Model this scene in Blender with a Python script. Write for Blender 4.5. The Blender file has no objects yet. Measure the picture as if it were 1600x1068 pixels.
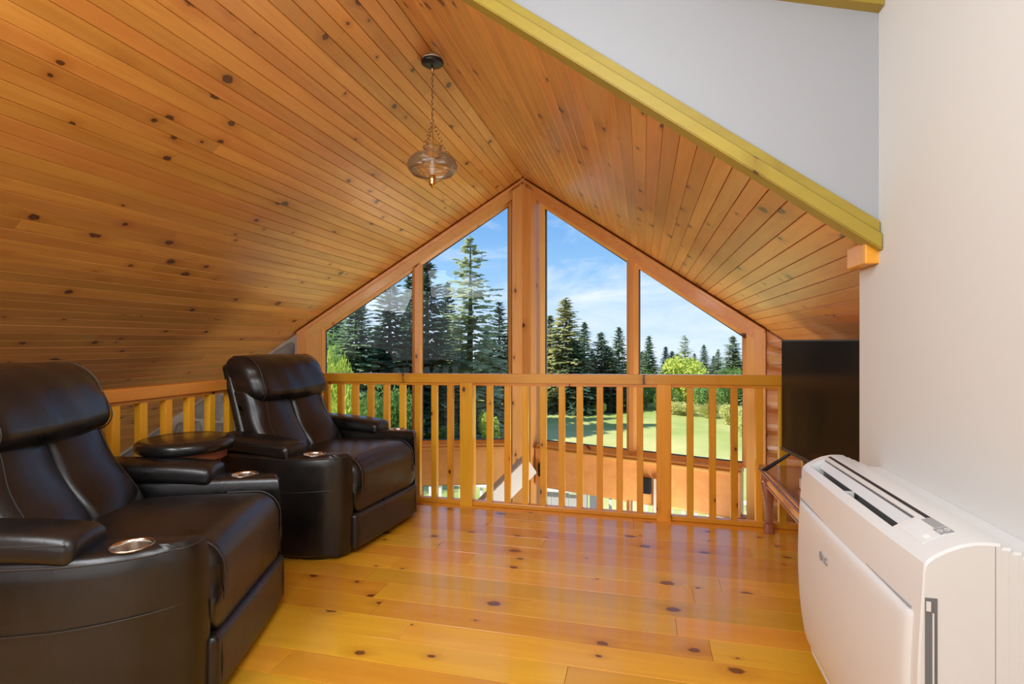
import bpy, bmesh, math, random
from mathutils import Vector, Matrix
random.seed(7)
SC = bpy.context.scene
COL = SC.collection
R = math.radians

# ---------------------------------------------------------------- camera
YAW = R(13.8); FPX = 830.0; CAMZ = 1.12
cam_d = bpy.data.cameras.new('camera'); cam = bpy.data.objects.new('camera', cam_d); COL.objects.link(cam)
cam.location = (0, 0, CAMZ); cam.rotation_euler = (R(90), 0, YAW)
cam_d.sensor_width = 36.0; cam_d.lens = FPX/1600*36; cam_d.clip_start = 0.02; cam_d.clip_end = 500
SC.camera = cam

# ---------------------------------------------------------------- world
W = bpy.data.worlds.new('sky'); SC.world = W; W.use_nodes = True
nt = W.node_tree; nt.nodes.clear()
def N(t, ty, **kw):
    n = t.nodes.new(ty)
    for k, v in kw.items(): setattr(n, k, v)
    return n
tc = N(nt, 'ShaderNodeTexCoord')
sep = N(nt, 'ShaderNodeSeparateXYZ'); nt.links.new(tc.outputs['Generated'], sep.inputs[0])
ramp = N(nt, 'ShaderNodeValToRGB'); nt.links.new(sep.outputs[2], ramp.inputs[0])
cr = ramp.color_ramp; cr.elements[0].position = 0.0; cr.elements[0].color = (.62, .76, .93, 1)
cr.elements[1].position = 1.0; cr.elements[1].color = (.07, .22, .60, 1)
e = cr.elements.new(.12); e.color = (.29, .53, .85, 1)
e = cr.elements.new(.28); e.color = (.10, .32, .72, 1)
mp = N(nt, 'ShaderNodeMapping'); mp.inputs['Scale'].default_value = (2.2, 2.2, 7.5); mp.inputs['Rotation'].default_value = (R(12), R(14), 0)
nt.links.new(tc.outputs['Generated'], mp.inputs[0])
no = N(nt, 'ShaderNodeTexNoise'); no.inputs['Scale'].default_value = 2.1; no.inputs['Detail'].default_value = 8; no.inputs['Roughness'].default_value = .62
no.inputs['Distortion'].default_value = .5
nt.links.new(mp.outputs[0], no.inputs[0])
cl = N(nt, 'ShaderNodeValToRGB'); cl.color_ramp.elements[0].position = .46; cl.color_ramp.elements[1].position = .74
cl.color_ramp.elements[1].color = (.75, .75, .75, 1)
nt.links.new(no.outputs[0], cl.inputs[0])
mx = N(nt, 'ShaderNodeMixRGB'); mx.inputs[2].default_value = (.86, .90, .97, 1)
nt.links.new(cl.outputs[0], mx.inputs[0]); nt.links.new(ramp.outputs[0], mx.inputs[1])
bg = N(nt, 'ShaderNodeBackground'); bg.inputs[1].default_value = 0.80
nt.links.new(mx.outputs[0], bg.inputs[0])
wo = N(nt, 'ShaderNodeOutputWorld'); nt.links.new(bg.outputs[0], wo.inputs[0])

# ---------------------------------------------------------------- sun and added fill lights
def light(name, ty, loc, rot, energy, size=None, color=(1, 1, 1)):
    d = bpy.data.lights.new(name, ty); d.energy = energy; d.color = color
    if ty == 'AREA': d.shape = 'RECTANGLE'; d.size, d.size_y = size
    if ty == 'SUN': d.angle = R(1.0)
    o = bpy.data.objects.new(name, d); COL.objects.link(o); o.location = loc
    o.rotation_euler = rot
    return o
def aim(loc, tgt):
    return (Vector(tgt)-Vector(loc)).to_track_quat('-Z', 'Y').to_euler()
light('sun', 'SUN', (0, 0, 20), aim((-18, -9, 19), (0, 0, 0)), 5.2, color=(1, .93, .80))
L1 = (-.95, -1.7, 1.25)
light('window_light', 'AREA', L1, aim(L1, (-0.8, 3.0, 1.1)), 14, (2.6, 1.9), (.86, .94, 1))  # unseen fill added behind the camera; the back wall has no window
L2 = (0.35, 3.80, -.75)
light('under_loft_fill', 'AREA', L2, aim(L2, (-1.9, 3.2, 2.0)), 30, (1.5, .4), (.95, .98, 1))  # added fill hidden below the loft edge to lift the ceilings and prow
L3 = (-0.35, 0.4, 2.20)
light('overhead_fill', 'AREA', L3, aim(L3, (-0.8, 1.7, 0)), 16, (1.1, .8), (.88, .95, 1))  # added soft source above the frame, brightens the floor; no fitting there
L4 = (-1.55, .0, 1.92)
light('left_fill', 'AREA', L4, aim(L4, (.6, 2.0, 0.5)), 18, (1.3, .5), (.88, .95, 1))  # out-of-view fill added on the left for the right wall and heat pump
SC.view_settings.view_transform = 'Standard'; SC.view_settings.look = 'None'
SC.view_settings.gamma = 1; SC.view_settings.use_curve_mapping = False
SC.view_settings.exposure = 0.62

# ================================================================ helpers
def link(o, parent=None):
    COL.objects.link(o)
    if parent: o.parent = parent
    return o
def tag(o, label, cat, group=None, kind=None):
    o['label'] = label
    if cat: o['category'] = cat
    if group: o['group'] = group
    if kind: o['kind'] = kind
    return o
def empty(name, loc=(0, 0, 0), rz=0):
    o = bpy.data.objects.new(name, None); COL.objects.link(o)
    o.location = loc; o.rotation_euler = (0, 0, rz); o.empty_display_size = .1
    return o
def mesh_obj(name, verts, faces, mat, parent=None, smooth=False):
    m = bpy.data.meshes.new(name); m.from_pydata([tuple(v) for v in verts], [], faces); m.update()
    if smooth:
        m.polygons.foreach_set('use_smooth', [True]*len(m.polygons))
    if mat: m.materials.append(mat)
    return link(bpy.data.objects.new(name, m), parent)
def bm_obj(name, bm, mat, parent=None, smooth=False, recalc=True):
    if recalc: bmesh.ops.recalc_face_normals(bm, faces=bm.faces)
    m = bpy.data.meshes.new(name); bm.to_mesh(m); bm.free()
    if smooth: m.polygons.foreach_set('use_smooth', [True]*len(m.polygons))
    if mat: m.materials.append(mat)
    return link(bpy.data.objects.new(name, m), parent)
def bbox(bm, x0, x1, y0, y1, z0, z1, bev=0, seg=2):
    r = bmesh.ops.create_cube(bm, size=1)
    vs = r['verts']
    for v in vs:
        v.co = Vector((x0+(v.co.x+.5)*(x1-x0), y0+(v.co.y+.5)*(y1-y0), z0+(v.co.z+.5)*(z1-z0)))
    if bev:
        es = set(); [es.update(v.link_edges) for v in vs]
        bmesh.ops.bevel(bm, geom=list(es), offset=bev, segments=seg, affect='EDGES', profile=.5)
def box(name, x0, x1, y0, y1, z0, z1, mat, parent=None, bev=0, seg=2, smooth=False):
    bm = bmesh.new(); bbox(bm, x0, x1, y0, y1, z0, z1, bev, seg)
    return bm_obj(name, bm, mat, parent, smooth)
def prism(bm, pts0, pts1):
    """closed solid between two equal-length loops of 3-D points"""
    a = [bm.verts.new(p) for p in pts0]; b = [bm.verts.new(p) for p in pts1]; n = len(a)
    bm.faces.new(a); bm.faces.new(b[::-1])
    for i in range(n):
        bm.faces.new((a[i], a[(i+1) % n], b[(i+1) % n], b[i]))
def ringsolid(bm, o0, i0, o1, i1):
    V = [[bm.verts.new(p) for p in L] for L in (o0, i0, o1, i1)]; n = len(o0)
    for k in range(n):
        j = (k+1) % n
        bm.faces.new((V[0][k], V[0][j], V[1][j], V[1][k])); bm.faces.new((V[2][j], V[2][k], V[3][k], V[3][j]))
        bm.faces.new((V[0][j], V[0][k], V[2][k], V[2][j])); bm.faces.new((V[1][k], V[1][j], V[3][j], V[3][k]))
def tube(bm, pts, r, n=8, closed=False):
    pts = [Vector(p) for p in pts]; rings = []; m = len(pts)
    up = Vector((0, 0, 1))
    for i, p in enumerate(pts):
        if closed: t = pts[(i+1) % m]-pts[i-1]
        else: t = pts[min(i+1, m-1)]-pts[max(i-1, 0)]
        t.normalize()
        if i == 0:
            a = t.orthogonal().normalized()
        else:
            a = (a - t*a.dot(t)).normalized()
        b = t.cross(a)
        rr = r[i] if isinstance(r, (list, tuple)) else r
        rings.append([bm.verts.new(p+(a*math.cos(q)+b*math.sin(q))*rr) for q in [2*math.pi*k/n for k in range(n)]])
    for i in range(m if closed else m-1):
        A, B = rings[i], rings[(i+1) % m]
        for k in range(n): bm.faces.new((A[k], A[(k+1) % n], B[(k+1) % n], B[k]))
    if not closed: bm.faces.new(rings[0][::-1]); bm.faces.new(rings[-1])
def lathe(bm, prof, n=32, c=(0, 0), closed=False):
    rings = []
    for r, z in prof:
        if r < 1e-6: rings.append([bm.verts.new((c[0], c[1], z))])
        else: rings.append([bm.verts.new((c[0]+r*math.cos(2*math.pi*k/n), c[1]+r*math.sin(2*math.pi*k/n), z)) for k in range(n)])
    L = len(rings)
    for i in range(L if closed else L-1):
        A, B = rings[i], rings[(i+1) % L]
        for k in range(n):
            j = (k+1) % n
            if len(A) == 1 and len(B) == 1: continue
            if len(A) == 1: bm.faces.new((A[0], B[k], B[j]))
            elif len(B) == 1: bm.faces.new((A[k], A[j], B[0]))
            else: bm.faces.new((A[k], A[j], B[j], B[k]))
def axis_samples(h, r, m, c=4):
    inn = h-r
    s = [inn+r*math.tan(R(45)*k/c) for k in range(1, c+1)]
    f = [-inn+2*inn*k/m for k in range(m+1)]
    return [-v for v in s[::-1]]+f+s
def rbox(bm, hx, hy, hz, r, m=(8, 8, 8), c=4, fn=None):
    """rounded cushion block centred on the origin; fn maps the final local point"""
    A = [axis_samples(h, min(r, h*.999), mm, c) for h, mm in zip((hx, hy, hz), m)]
    H = (hx, hy, hz); cache = {}
    def vert(p):
        key = tuple(round(v, 5) for v in p)
        if key in cache: return cache[key]
        q = [max(-(H[i]-r), min(H[i]-r, p[i])) for i in range(3)]
        d = Vector((p[0]-q[0], p[1]-q[1], p[2]-q[2]))
        if d.length > 1e-9: d = d.normalized()*r
        v = Vector(q)+d
        if fn: v = fn(v)
        cache[key] = bm.verts.new(v); return cache[key]
    for ax in range(3):
        u, w = (ax+1) % 3, (ax+2) % 3
        for sgn in (-1, 1):
            for i in range(len(A[u])-1):
                for j in range(len(A[w])-1):
                    def P(a, b):
                        p = [0, 0, 0]; p[ax] = sgn*H[ax]; p[u] = a; p[w] = b; return vert(p)
                    try:
                        f = [P(A[u][i], A[w][j]), P(A[u][i+1], A[w][j]), P(A[u][i+1], A[w][j+1]), P(A[u][i], A[w][j+1])]
                        bm.faces.new(f if sgn > 0 else f[::-1])
                    except ValueError: pass
def copy_tree(o, parent=None):
    c = o.copy(); COL.objects.link(c); c.parent = parent
    for ch in o.children: copy_tree(ch, c)
    return c
def at(px, d):
    """ground position seen at picture column px, d metres ahead of the camera"""
    u = (px-800)/FPX
    return Vector((d*(-math.sin(YAW)+math.cos(YAW)*u), d*(math.cos(YAW)+math.sin(YAW)*u)))

# ================================================================ materials
def mat(name, col, rough=.5, metal=0, coat=0, spec=.5, bump=None):
    m = bpy.data.materials.new(name); m.use_nodes = True; t = m.node_tree
    b = t.nodes['Principled BSDF']
    b.inputs['Base Color'].default_value = (*col, 1); b.inputs['Roughness'].default_value = rough
    b.inputs['Metallic'].default_value = metal; b.inputs['Coat Weight'].default_value = coat
    b.inputs['Coat Roughness'].default_value = .12
    b.inputs['Specular IOR Level'].default_value = spec
    if bump:
        sc, st, dist = bump
        g = N(t, 'ShaderNodeTexCoord'); n = N(t, 'ShaderNodeTexNoise'); n.inputs['Scale'].default_value = sc; n.inputs['Detail'].default_value = 3
        bp = N(t, 'ShaderNodeBump'); bp.inputs['Strength'].default_value = st; bp.inputs['Distance'].default_value = dist
        t.links.new(g.outputs['Object'], n.inputs[0]); t.links.new(n.outputs[0], bp.inputs['Height']); t.links.new(bp.outputs[0], b.inputs['Normal'])
    return m
def math_n(t, op, a, b=None, clamp=False):
    n = N(t, 'ShaderNodeMath', operation=op); n.use_clamp = clamp
    for i, v in enumerate((a, b)):
        if v is None: continue
        if isinstance(v, (int, float)): n.inputs[i].default_value = v
        else: t.links.new(v, n.inputs[i])
    return n.outputs[0]
def wood(name, axis, light_c, dark_c, knot_c=(.07, .02, .007), rough=.35, coat=0.0, cell=(.30, .085), keep=.45, kr=(.004, .013), vary=.22, grain=26, hue=.02, coat_rough=.1, knots=True):
    """pine with grain and knots; axis = 0/1/2 = direction of the grain in world space"""
    m = bpy.data.materials.new(name); m.use_nodes = True; t = m.node_tree; b = t.nodes['Principled BSDF']
    geo = N(t, 'ShaderNodeNewGeometry'); oi = N(t, 'ShaderNodeObjectInfo')
    sp = N(t, 'ShaderNodeSeparateXYZ'); t.links.new(geo.outputs['Position'], sp.inputs[0])
    o = [sp.outputs[i] for i in range(3)]
    rnd = oi.outputs['Random']
    along = math_n(t, 'ADD', o[axis], math_n(t, 'MULTIPLY', rnd, 53.0))
    oth = [o[i] for i in range(3) if i != axis]
    if axis == 1: across = oth[0]
    elif axis == 0: across = oth[0]
    else: across = math_n(t, 'ADD', oth[0], oth[1])
    across = math_n(t, 'ADD', across, math_n(t, 'MULTIPLY', rnd, 17.0))
    third = oth[1] if axis != 2 else math_n(t, 'SUBTRACT', oth[0], oth[1])
    cv = N(t, 'ShaderNodeCombineXYZ')
    t.links.new(math_n(t, 'MULTIPLY', along, 1.3), cv.inputs[0]); t.links.new(math_n(t, 'MULTIPLY', across, grain), cv.inputs[1]); t.links.new(math_n(t, 'MULTIPLY', third, 12), cv.inputs[2])
    n1 = N(t, 'ShaderNodeTexNoise'); n1.inputs['Scale'].default_value = 1; n1.inputs['Detail'].default_value = 5; n1.inputs['Roughness'].default_value = .6; n1.inputs['Distortion'].default_value = .9
    t.links.new(cv.outputs[0], n1.inputs[0])
    cv2 = N(t, 'ShaderNodeCombineXYZ')
    t.links.new(math_n(t, 'MULTIPLY', along, 2.2), cv2.inputs[0]); t.links.new(math_n(t, 'MULTIPLY', across, 5), cv2.inputs[1])
    n2 = N(t, 'ShaderNodeTexNoise'); n2.inputs['Scale'].default_value = 1; n2.inputs['Detail'].default_value = 2
    t.links.new(cv2.outputs[0], n2.inputs[0])
    fac = math_n(t, 'ADD', math_n(t, 'MULTIPLY', math_n(t, 'SUBTRACT', n1.outputs[0], .5), 1.5), math_n(t, 'MULTIPLY', math_n(t, 'SUBTRACT', n2.outputs[0], .5), .9))
    fac = math_n(t, 'ADD', fac, .45, clamp=True)
    mixc = N(t, 'ShaderNodeMixRGB'); mixc.inputs[1].default_value = (*light_c, 1); mixc.inputs[2].default_value = (*dark_c, 1); t.links.new(fac, mixc.inputs[0])
    hsv = N(t, 'ShaderNodeHueSaturation'); t.links.new(mixc.outputs[0], hsv.inputs['Color'])
    t.links.new(math_n(t, 'ADD', math_n(t, 'MULTIPLY', rnd, 2*vary), 1-vary), hsv.inputs['Value'])
    r2 = math_n(t, 'FRACT', math_n(t, 'MULTIPLY', rnd, 91.7))
    t.links.new(math_n(t, 'ADD', math_n(t, 'MULTIPLY', r2, hue), .5-hue/2), hsv.inputs['Hue'])
    outc = hsv.outputs[0]
    if knots:
        ka, kc = 1/cell[0], 1/cell[1]
        kv = N(t, 'ShaderNodeCombineXYZ'); t.links.new(math_n(t, 'MULTIPLY', along, ka), kv.inputs[0]); t.links.new(math_n(t, 'MULTIPLY', across, kc), kv.inputs[1])
        vo = N(t, 'ShaderNodeTexVoronoi', voronoi_dimensions='2D', feature='F1'); vo.inputs['Scale'].default_value = 1
        t.links.new(kv.outputs[0], vo.inputs['Vector'])
        df = N(t, 'ShaderNodeVectorMath', operation='SUBTRACT'); t.links.new(kv.outputs[0], df.inputs[0]); t.links.new(vo.outputs['Position'], df.inputs[1])
        ml = N(t, 'ShaderNodeVectorMath', operation='MULTIPLY'); ml.inputs[1].default_value = (cell[0]*.62, cell[1], 0); t.links.new(df.outputs[0], ml.inputs[0])
        nz = N(t, 'ShaderNodeTexNoise'); nz.inputs['Scale'].default_value = 60; nz.inputs['Detail'].default_value = 2
        t.links.new(geo.outputs['Position'], nz.inputs[0])
        ln = N(t, 'ShaderNodeVectorMath', operation='LENGTH'); t.links.new(ml.outputs[0], ln.inputs[0])
        dist = math_n(t, 'MULTIPLY', ln.outputs['Value'], math_n(t, 'ADD', math_n(t, 'MULTIPLY', nz.outputs[0], .9), .55))
        sc = N(t, 'ShaderNodeSeparateColor'); t.links.new(vo.outputs['Color'], sc.inputs[0])
        rad = math_n(t, 'ADD', math_n(t, 'MULTIPLY', math_n(t, 'POWER', sc.outputs[0], 1.6), kr[1]-kr[0]), kr[0])
        on = math_n(t, 'LESS_THAN', sc.outputs[1], keep)
        q = math_n(t, 'DIVIDE', dist, rad)
        core = math_n(t, 'MULTIPLY', math_n(t, 'SUBTRACT', 1.0, math_n(t, 'MULTIPLY', math_n(t, 'SUBTRACT', q, .75), 3.0), clamp=True), on)
        ring = math_n(t, 'MULTIPLY', math_n(t, 'SUBTRACT', 1.0, math_n(t, 'DIVIDE', q, 4.0), clamp=True), math_n(t, 'MULTIPLY', on, .55))
        mr = N(t, 'ShaderNodeMixRGB', blend_type='MULTIPLY'); mr.inputs[2].default_value = (.62, .42, .22, 1)
        t.links.new(ring, mr.inputs[0]); t.links.new(outc, mr.inputs[1])
        inner = math_n(t, 'MULTIPLY', math_n(t, 'SUBTRACT', 1.0, math_n(t, 'MULTIPLY', q, 1.8), clamp=True), .30)
        kc2 = N(t, 'ShaderNodeMixRGB'); kc2.inputs[1].default_value = (*knot_c, 1); kc2.inputs[2].default_value = (.30, .12, .05, 1); t.links.new(inner, kc2.inputs[0])
        mk = N(t, 'ShaderNodeMixRGB'); t.links.new(math_n(t, 'MULTIPLY', core, .92), mk.inputs[0]); t.links.new(mr.outputs[0], mk.inputs[1]); t.links.new(kc2.outputs[0], mk.inputs[2])
        outc = mk.outputs[0]
    t.links.new(outc, b.inputs['Base Color'])
    b.inputs['Roughness'].default_value = rough; b.inputs['Coat Weight'].default_value = coat; b.inputs['Coat Roughness'].default_value = coat_rough
    bp = N(t, 'ShaderNodeBump'); bp.inputs['Strength'].default_value = .12; bp.inputs['Distance'].default_value = .002
    t.links.new(n1.outputs[0], bp.inputs['Height']); t.links.new(bp.outputs[0], b.inputs['Normal'])
    return m

M = {}
M['ceil'] = wood('ceiling_pine', 1, (.78, .365, .075), (.58, .215, .034), rough=.36, coat=.25, cell=(.34, .075), keep=.30, kr=(.005, .020), vary=.13, hue=.012, coat_rough=.2)
M['floor'] = wood('floor_pine', 0, (.94, .49, .034), (.80, .34, .017), rough=.32, coat=.55, cell=(.32, .13), keep=.44, kr=(.005, .025), vary=.12, grain=18, coat_rough=.12, knot_c=(.15, .032, .008))
M['rail_x'] = wood('rail_pine_lengthwise', 0, (.90, .42, .035), (.72, .27, .018), rough=.32, coat=.3, cell=(.45, .12), keep=.4, vary=.06)
M['rail_y'] = wood('rail_pine_depthwise', 1, (.76, .31, .05), (.60, .18, .025), rough=.32, coat=.3, cell=(.45, .12), keep=.4, vary=.06)
M['rail_z'] = wood('baluster_pine', 2, (.95, .485, .032), (.80, .33, .018), rough=.30, coat=.35, cell=(.42, .10), keep=.35, kr=(.005, .014), vary=.12)
M['prow_x'] = wood('prow_trim_pine', 0, (.84, .43, .125), (.69, .29, .065), rough=.4, coat=.15, cell=(.5, .16), keep=.35, kr=(.005, .014), vary=.06)
M['prow_z'] = wood('prow_post_pine', 2, (.84, .43, .12), (.69, .29, .06), rough=.4, coat=.15, cell=(.5, .12), keep=.35, kr=(.005, .014), vary=.08)
M['log'] = wood('log_siding_pine', 0, (.76, .42, .17), (.60, .28, .09), rough=.42, coat=.1, cell=(.28, .16), keep=.5, kr=(.008, .018), vary=.06)
M['beam'] = wood('ochre_fascia_pine', 0, (.42, .285, .035), (.32, .21, .027), rough=.45, cell=(.7, .1), keep=.25, kr=(.003, .007), vary=.05)
M['table'] = wood('cherry_table_wood', 1, (.44, .17, .085), (.32, .11, .05), rough=.2, coat=.7, knots=False, vary=.06)
M['backing'] = mat('roof_backing', (.25, .12, .05), .8)
M['white'] = mat('white_wall_paint', (.70, .685, .655), .6, bump=(30, .05, .001))
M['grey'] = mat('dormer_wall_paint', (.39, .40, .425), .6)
M['leather'] = None
def leather():
    m = bpy.data.materials.new('dark_leather'); m.use_nodes = True; t = m.node_tree; b = t.nodes['Principled BSDF']
    tcx = N(t, 'ShaderNodeTexCoord')
    n = N(t, 'ShaderNodeTexNoise'); n.inputs['Scale'].default_value = 7; n.inputs['Detail'].default_value = 4; t.links.new(tcx.outputs['Object'], n.inputs[0])
    cr = N(t, 'ShaderNodeValToRGB'); cr.color_ramp.elements[0].color = (.006, .0055, .0055, 1); cr.color_ramp.elements[1].color = (.017, .015, .0145, 1)
    cr.color_ramp.elements[0].position = .3; cr.color_ramp.elements[1].position = .75
    t.links.new(n.outputs[0], cr.inputs[0]); t.links.new(cr.outputs[0], b.inputs['Base Color'])
    rr = N(t, 'ShaderNodeMapRange'); rr.inputs[3].default_value = .22; rr.inputs[4].default_value = .38; t.links.new(n.outputs[0], rr.inputs[0]); t.links.new(rr.outputs[0], b.inputs['Roughness'])
    v = N(t, 'ShaderNodeTexVoronoi'); v.inputs['Scale'].default_value = 260; t.links.new(tcx.outputs['Object'], v.inputs['Vector'])
    n3 = N(t, 'ShaderNodeTexNoise'); n3.inputs['Scale'].default_value = 9; n3.inputs['Detail'].default_value = 5; n3.inputs['Distortion'].default_value = .2; t.links.new(tcx.outputs['Object'], n3.inputs[0])
    b1 = N(t, 'ShaderNodeBump'); b1.inputs['Strength'].default_value = .12; b1.inputs['Distance'].default_value = .001; t.links.new(v.outputs['Distance'], b1.inputs['Height'])
    b2 = N(t, 'ShaderNodeBump'); b2.inputs['Strength'].default_value = .16; b2.inputs['Distance'].default_value = .012; t.links.new(n3.outputs[0], b2.inputs['Height']); t.links.new(b1.outputs[0], b2.inputs['Normal'])
    t.links.new(b2.outputs[0], b.inputs['Normal']); b.inputs['Specular IOR Level'].default_value = .6
    return m
M['leather'] = leather()
M['seam'] = mat('seam_thread', (.03, .024, .02), .5)
M['steel'] = mat('brushed_steel', (.72, .66, .58), .22, metal=1)
M['foot'] = mat('black_plastic', (.012, .012, .013), .45)
M['plastic'] = mat('white_plastic', (.74, .735, .725), .32, coat=.15)
M['plastic2'] = mat('white_plastic_matte', (.74, .74, .74), .42)
M['vent'] = mat('vent_grey', (.16, .16, .165), .4)
M['black'] = mat('black_metal', (.012, .012, .013), .4)
M['darkvent'] = mat('vent_black', (.02, .02, .022), .5)
M['panelgrey'] = mat('control_grey', (.32, .32, .33), .35)
M['logo'] = mat('logo_grey', (.30, .30, .31), .4)
M['screen'] = mat('tv_screen', (.006, .006, .007), .22, spec=.18)
M['bezel'] = mat('tv_bezel', (.12, .12, .125), .35, metal=.6)
M['box_grey'] = mat('grey_plastic', (.55, .55, .56), .4)
M['vinyl'] = mat('black_vinyl', (.013, .012, .012), .25, coat=.2)
M['redwood'] = mat('red_stained_wood', (.24, .07, .035), .4)
M['brass'] = mat('antique_brass', (.60, .42, .20), .3, metal=1)
M['brassb'] = mat('polished_brass', (.85, .58, .20), .15, metal=1)
M['bulb'] = mat('frosted_bulb', (.9, .88, .84), .3)
M['mortar'] = mat('stone_mortar', (.62, .58, .52), .9, bump=(40, .4, .004))
M['stone'] = None
def stone():
    m = bpy.data.materials.new('veneer_stone'); m.use_nodes = True; t = m.node_tree; b = t.nodes['Principled BSDF']
    oi = N(t, 'ShaderNodeObjectInfo'); cr = N(t, 'ShaderNodeValToRGB')
    cr.color_ramp.elements[0].color = (.13, .14, .13, 1); cr.color_ramp.elements[1].color = (.36, .34, .31, 1); t.links.new(oi.outputs['Random'], cr.inputs[0])
    g = N(t, 'ShaderNodeNewGeometry'); n = N(t, 'ShaderNodeTexNoise'); n.inputs['Scale'].default_value = 14; n.inputs['Detail'].default_value = 6; t.links.new(g.outputs['Position'], n.inputs[0])
    mm = N(t, 'ShaderNodeMixRGB', blend_type='MULTIPLY'); mm.inputs[0].default_value = .6; t.links.new(cr.outputs[0], mm.inputs[1]); t.links.new(n.outputs[0], mm.inputs[2])
    hs = N(t, 'ShaderNodeHueSaturation'); hs.inputs['Value'].default_value = 1.5; t.links.new(mm.outputs[0], hs.inputs['Color']); t.links.new(hs.outputs[0], b.inputs['Base Color'])
    bp = N(t, 'ShaderNodeBump'); bp.inputs['Strength'].default_value = .5; bp.inputs['Distance'].default_value = .01; t.links.new(n.outputs[0], bp.inputs['Height']); t.links.new(bp.outputs[0], b.inputs['Normal'])
    b.inputs['Roughness'].default_value = .85
    return m
M['stone'] = stone()
def glass(name, tint=(1, 1, 1), ior=1.5, rough=0.0, boost=1.0):
    """thin pane: clear transmission with Fresnel reflection"""
    m = bpy.data.materials.new(name); m.use_nodes = True; t = m.node_tree; t.nodes.clear()
    tr = N(t, 'ShaderNodeBsdfTransparent'); tr.inputs[0].default_value = (*tint, 1)
    gl = N(t, 'ShaderNodeBsdfGlossy'); gl.inputs['Roughness'].default_value = rough
    fr = N(t, 'ShaderNodeFresnel'); fr.inputs[0].default_value = ior
    mi = N(t, 'ShaderNodeMixShader'); o = N(t, 'ShaderNodeOutputMaterial')
    t.links.new(math_n(t, 'MULTIPLY', fr.outputs[0], boost, clamp=True), mi.inputs[0]); t.links.new(tr.outputs[0], mi.inputs[1]); t.links.new(gl.outputs[0], mi.inputs[2]); t.links.new(mi.outputs[0], o.inputs[0])
    return m
M['glass'] = glass('window_glass', (.98, .99, .985), 1.36, 0.0, 1.0)
M['lampglass'] = glass('ribbed_lamp_glass', (.97, .92, .86), 1.5, .22, 1.5)
_t = M['lampglass'].node_tree; _o = [n for n in _t.nodes if n.type == 'OUTPUT_MATERIAL'][0]; _s = _o.inputs[0].links[0].from_socket
_d = N(_t, 'ShaderNodeBsdfTranslucent'); _d.inputs[0].default_value = (.95, .86, .76, 1); _m = N(_t, 'ShaderNodeMixShader'); _m.inputs[0].default_value = .16
_t.links.new(_s, _m.inputs[1]); _t.links.new(_d.outputs[0], _m.inputs[2]); _t.links.new(_m.outputs[0], _o.inputs[0])
def grass_mat(name, c1, c2, scale):
    m = bpy.data.materials.new(name); m.use_nodes = True; t = m.node_tree; b = t.nodes['Principled BSDF']
    g = N(t, 'ShaderNodeNewGeometry'); n = N(t, 'ShaderNodeTexNoise'); n.inputs['Scale'].default_value = scale; n.inputs['Detail'].default_value = 6; t.links.new(g.outputs['Position'], n.inputs[0])
    cr = N(t, 'ShaderNodeValToRGB'); cr.color_ramp.elements[0].position = .35; cr.color_ramp.elements[1].position = .65
    cr.color_ramp.elements[0].color = (*c1, 1); cr.color_ramp.elements[1].color = (*c2, 1); t.links.new(n.outputs[0], cr.inputs[0]); t.links.new(cr.outputs[0], b.inputs['Base Color'])
    b.inputs['Roughness'].default_value = .9; b.inputs['Specular IOR Level'].default_value = .1
    return m
M['lawn'] = grass_mat('lawn_grass', (.26, .34, .09), (.56, .53, .24), .16)
def leaf_mat(name, c1, c2):
    m = bpy.data.materials.new(name); m.use_nodes = True; t = m.node_tree; b = t.nodes['Principled BSDF']
    g = N(t, 'ShaderNodeNewGeometry'); n = N(t, 'ShaderNodeTexNoise'); n.inputs['Scale'].default_value = 1.3; n.inputs['Detail'].default_value = 4; t.links.new(g.outputs['Position'], n.inputs[0])
    mm = N(t, 'ShaderNodeMixRGB'); mm.inputs[1].default_value = (*c1, 1); mm.inputs[2].default_value = (*c2, 1)
    t.links.new(math_n(t, 'MULTIPLY', math_n(t, 'SUBTRACT', n.outputs[0], .3), 2.4, clamp=True), mm.inputs[0]); t.links.new(mm.outputs[0], b.inputs['Base Color'])
    t.nodes.remove(b); d = N(t, 'ShaderNodeBsdfDiffuse'); tl = N(t, 'ShaderNodeBsdfTranslucent'); ms = N(t, 'ShaderNodeMixShader'); ms.inputs[0].default_value = .4
    t.links.new(mm.outputs[0], d.inputs[0]); t.links.new(mm.outputs[0], tl.inputs[0]); t.links.new(d.outputs[0], ms.inputs[1]); t.links.new(tl.outputs[0], ms.inputs[2])
    t.links.new(ms.outputs[0], t.nodes['Material Output'].inputs[0])
    return m
M['spruce_dark'] = leaf_mat('spruce_dark_needles', (.075, .15, .10), (.18, .29, .18))
M['spruce_mid'] = leaf_mat('spruce_needles', (.17, .28, .17), (.36, .47, .28))
M['spruce_pale'] = leaf_mat('spruce_pale_needles', (.34, .44, .28), (.62, .66, .46))
M['spruce_gold'] = leaf_mat('spruce_golden_needles', (.34, .40, .18), (.66, .62, .30))
M['bush_bright'] = leaf_mat('bright_leaves', (.30, .44, .07), (.66, .70, .16))
M['bush_green'] = leaf_mat('green_leaves', (.12, .26, .07), (.32, .46, .15))
M['bush_yellow'] = leaf_mat('yellow_weeds', (.42, .48, .14), (.74, .68, .30))
M['bark'] = mat('bark', (.10, .08, .065), .9)
M['deckwhite'] = mat('white_railing_paint', (.85, .85, .82), .5)
M['deckgrey'] = mat('weathered_grey_boards', (.56, .56, .54), .8)
M['deck'] = mat('deck_boards', (.36, .34, .31), .8)
M['cream'] = mat('cream_paint', (.56, .49, .40), .5)

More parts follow.
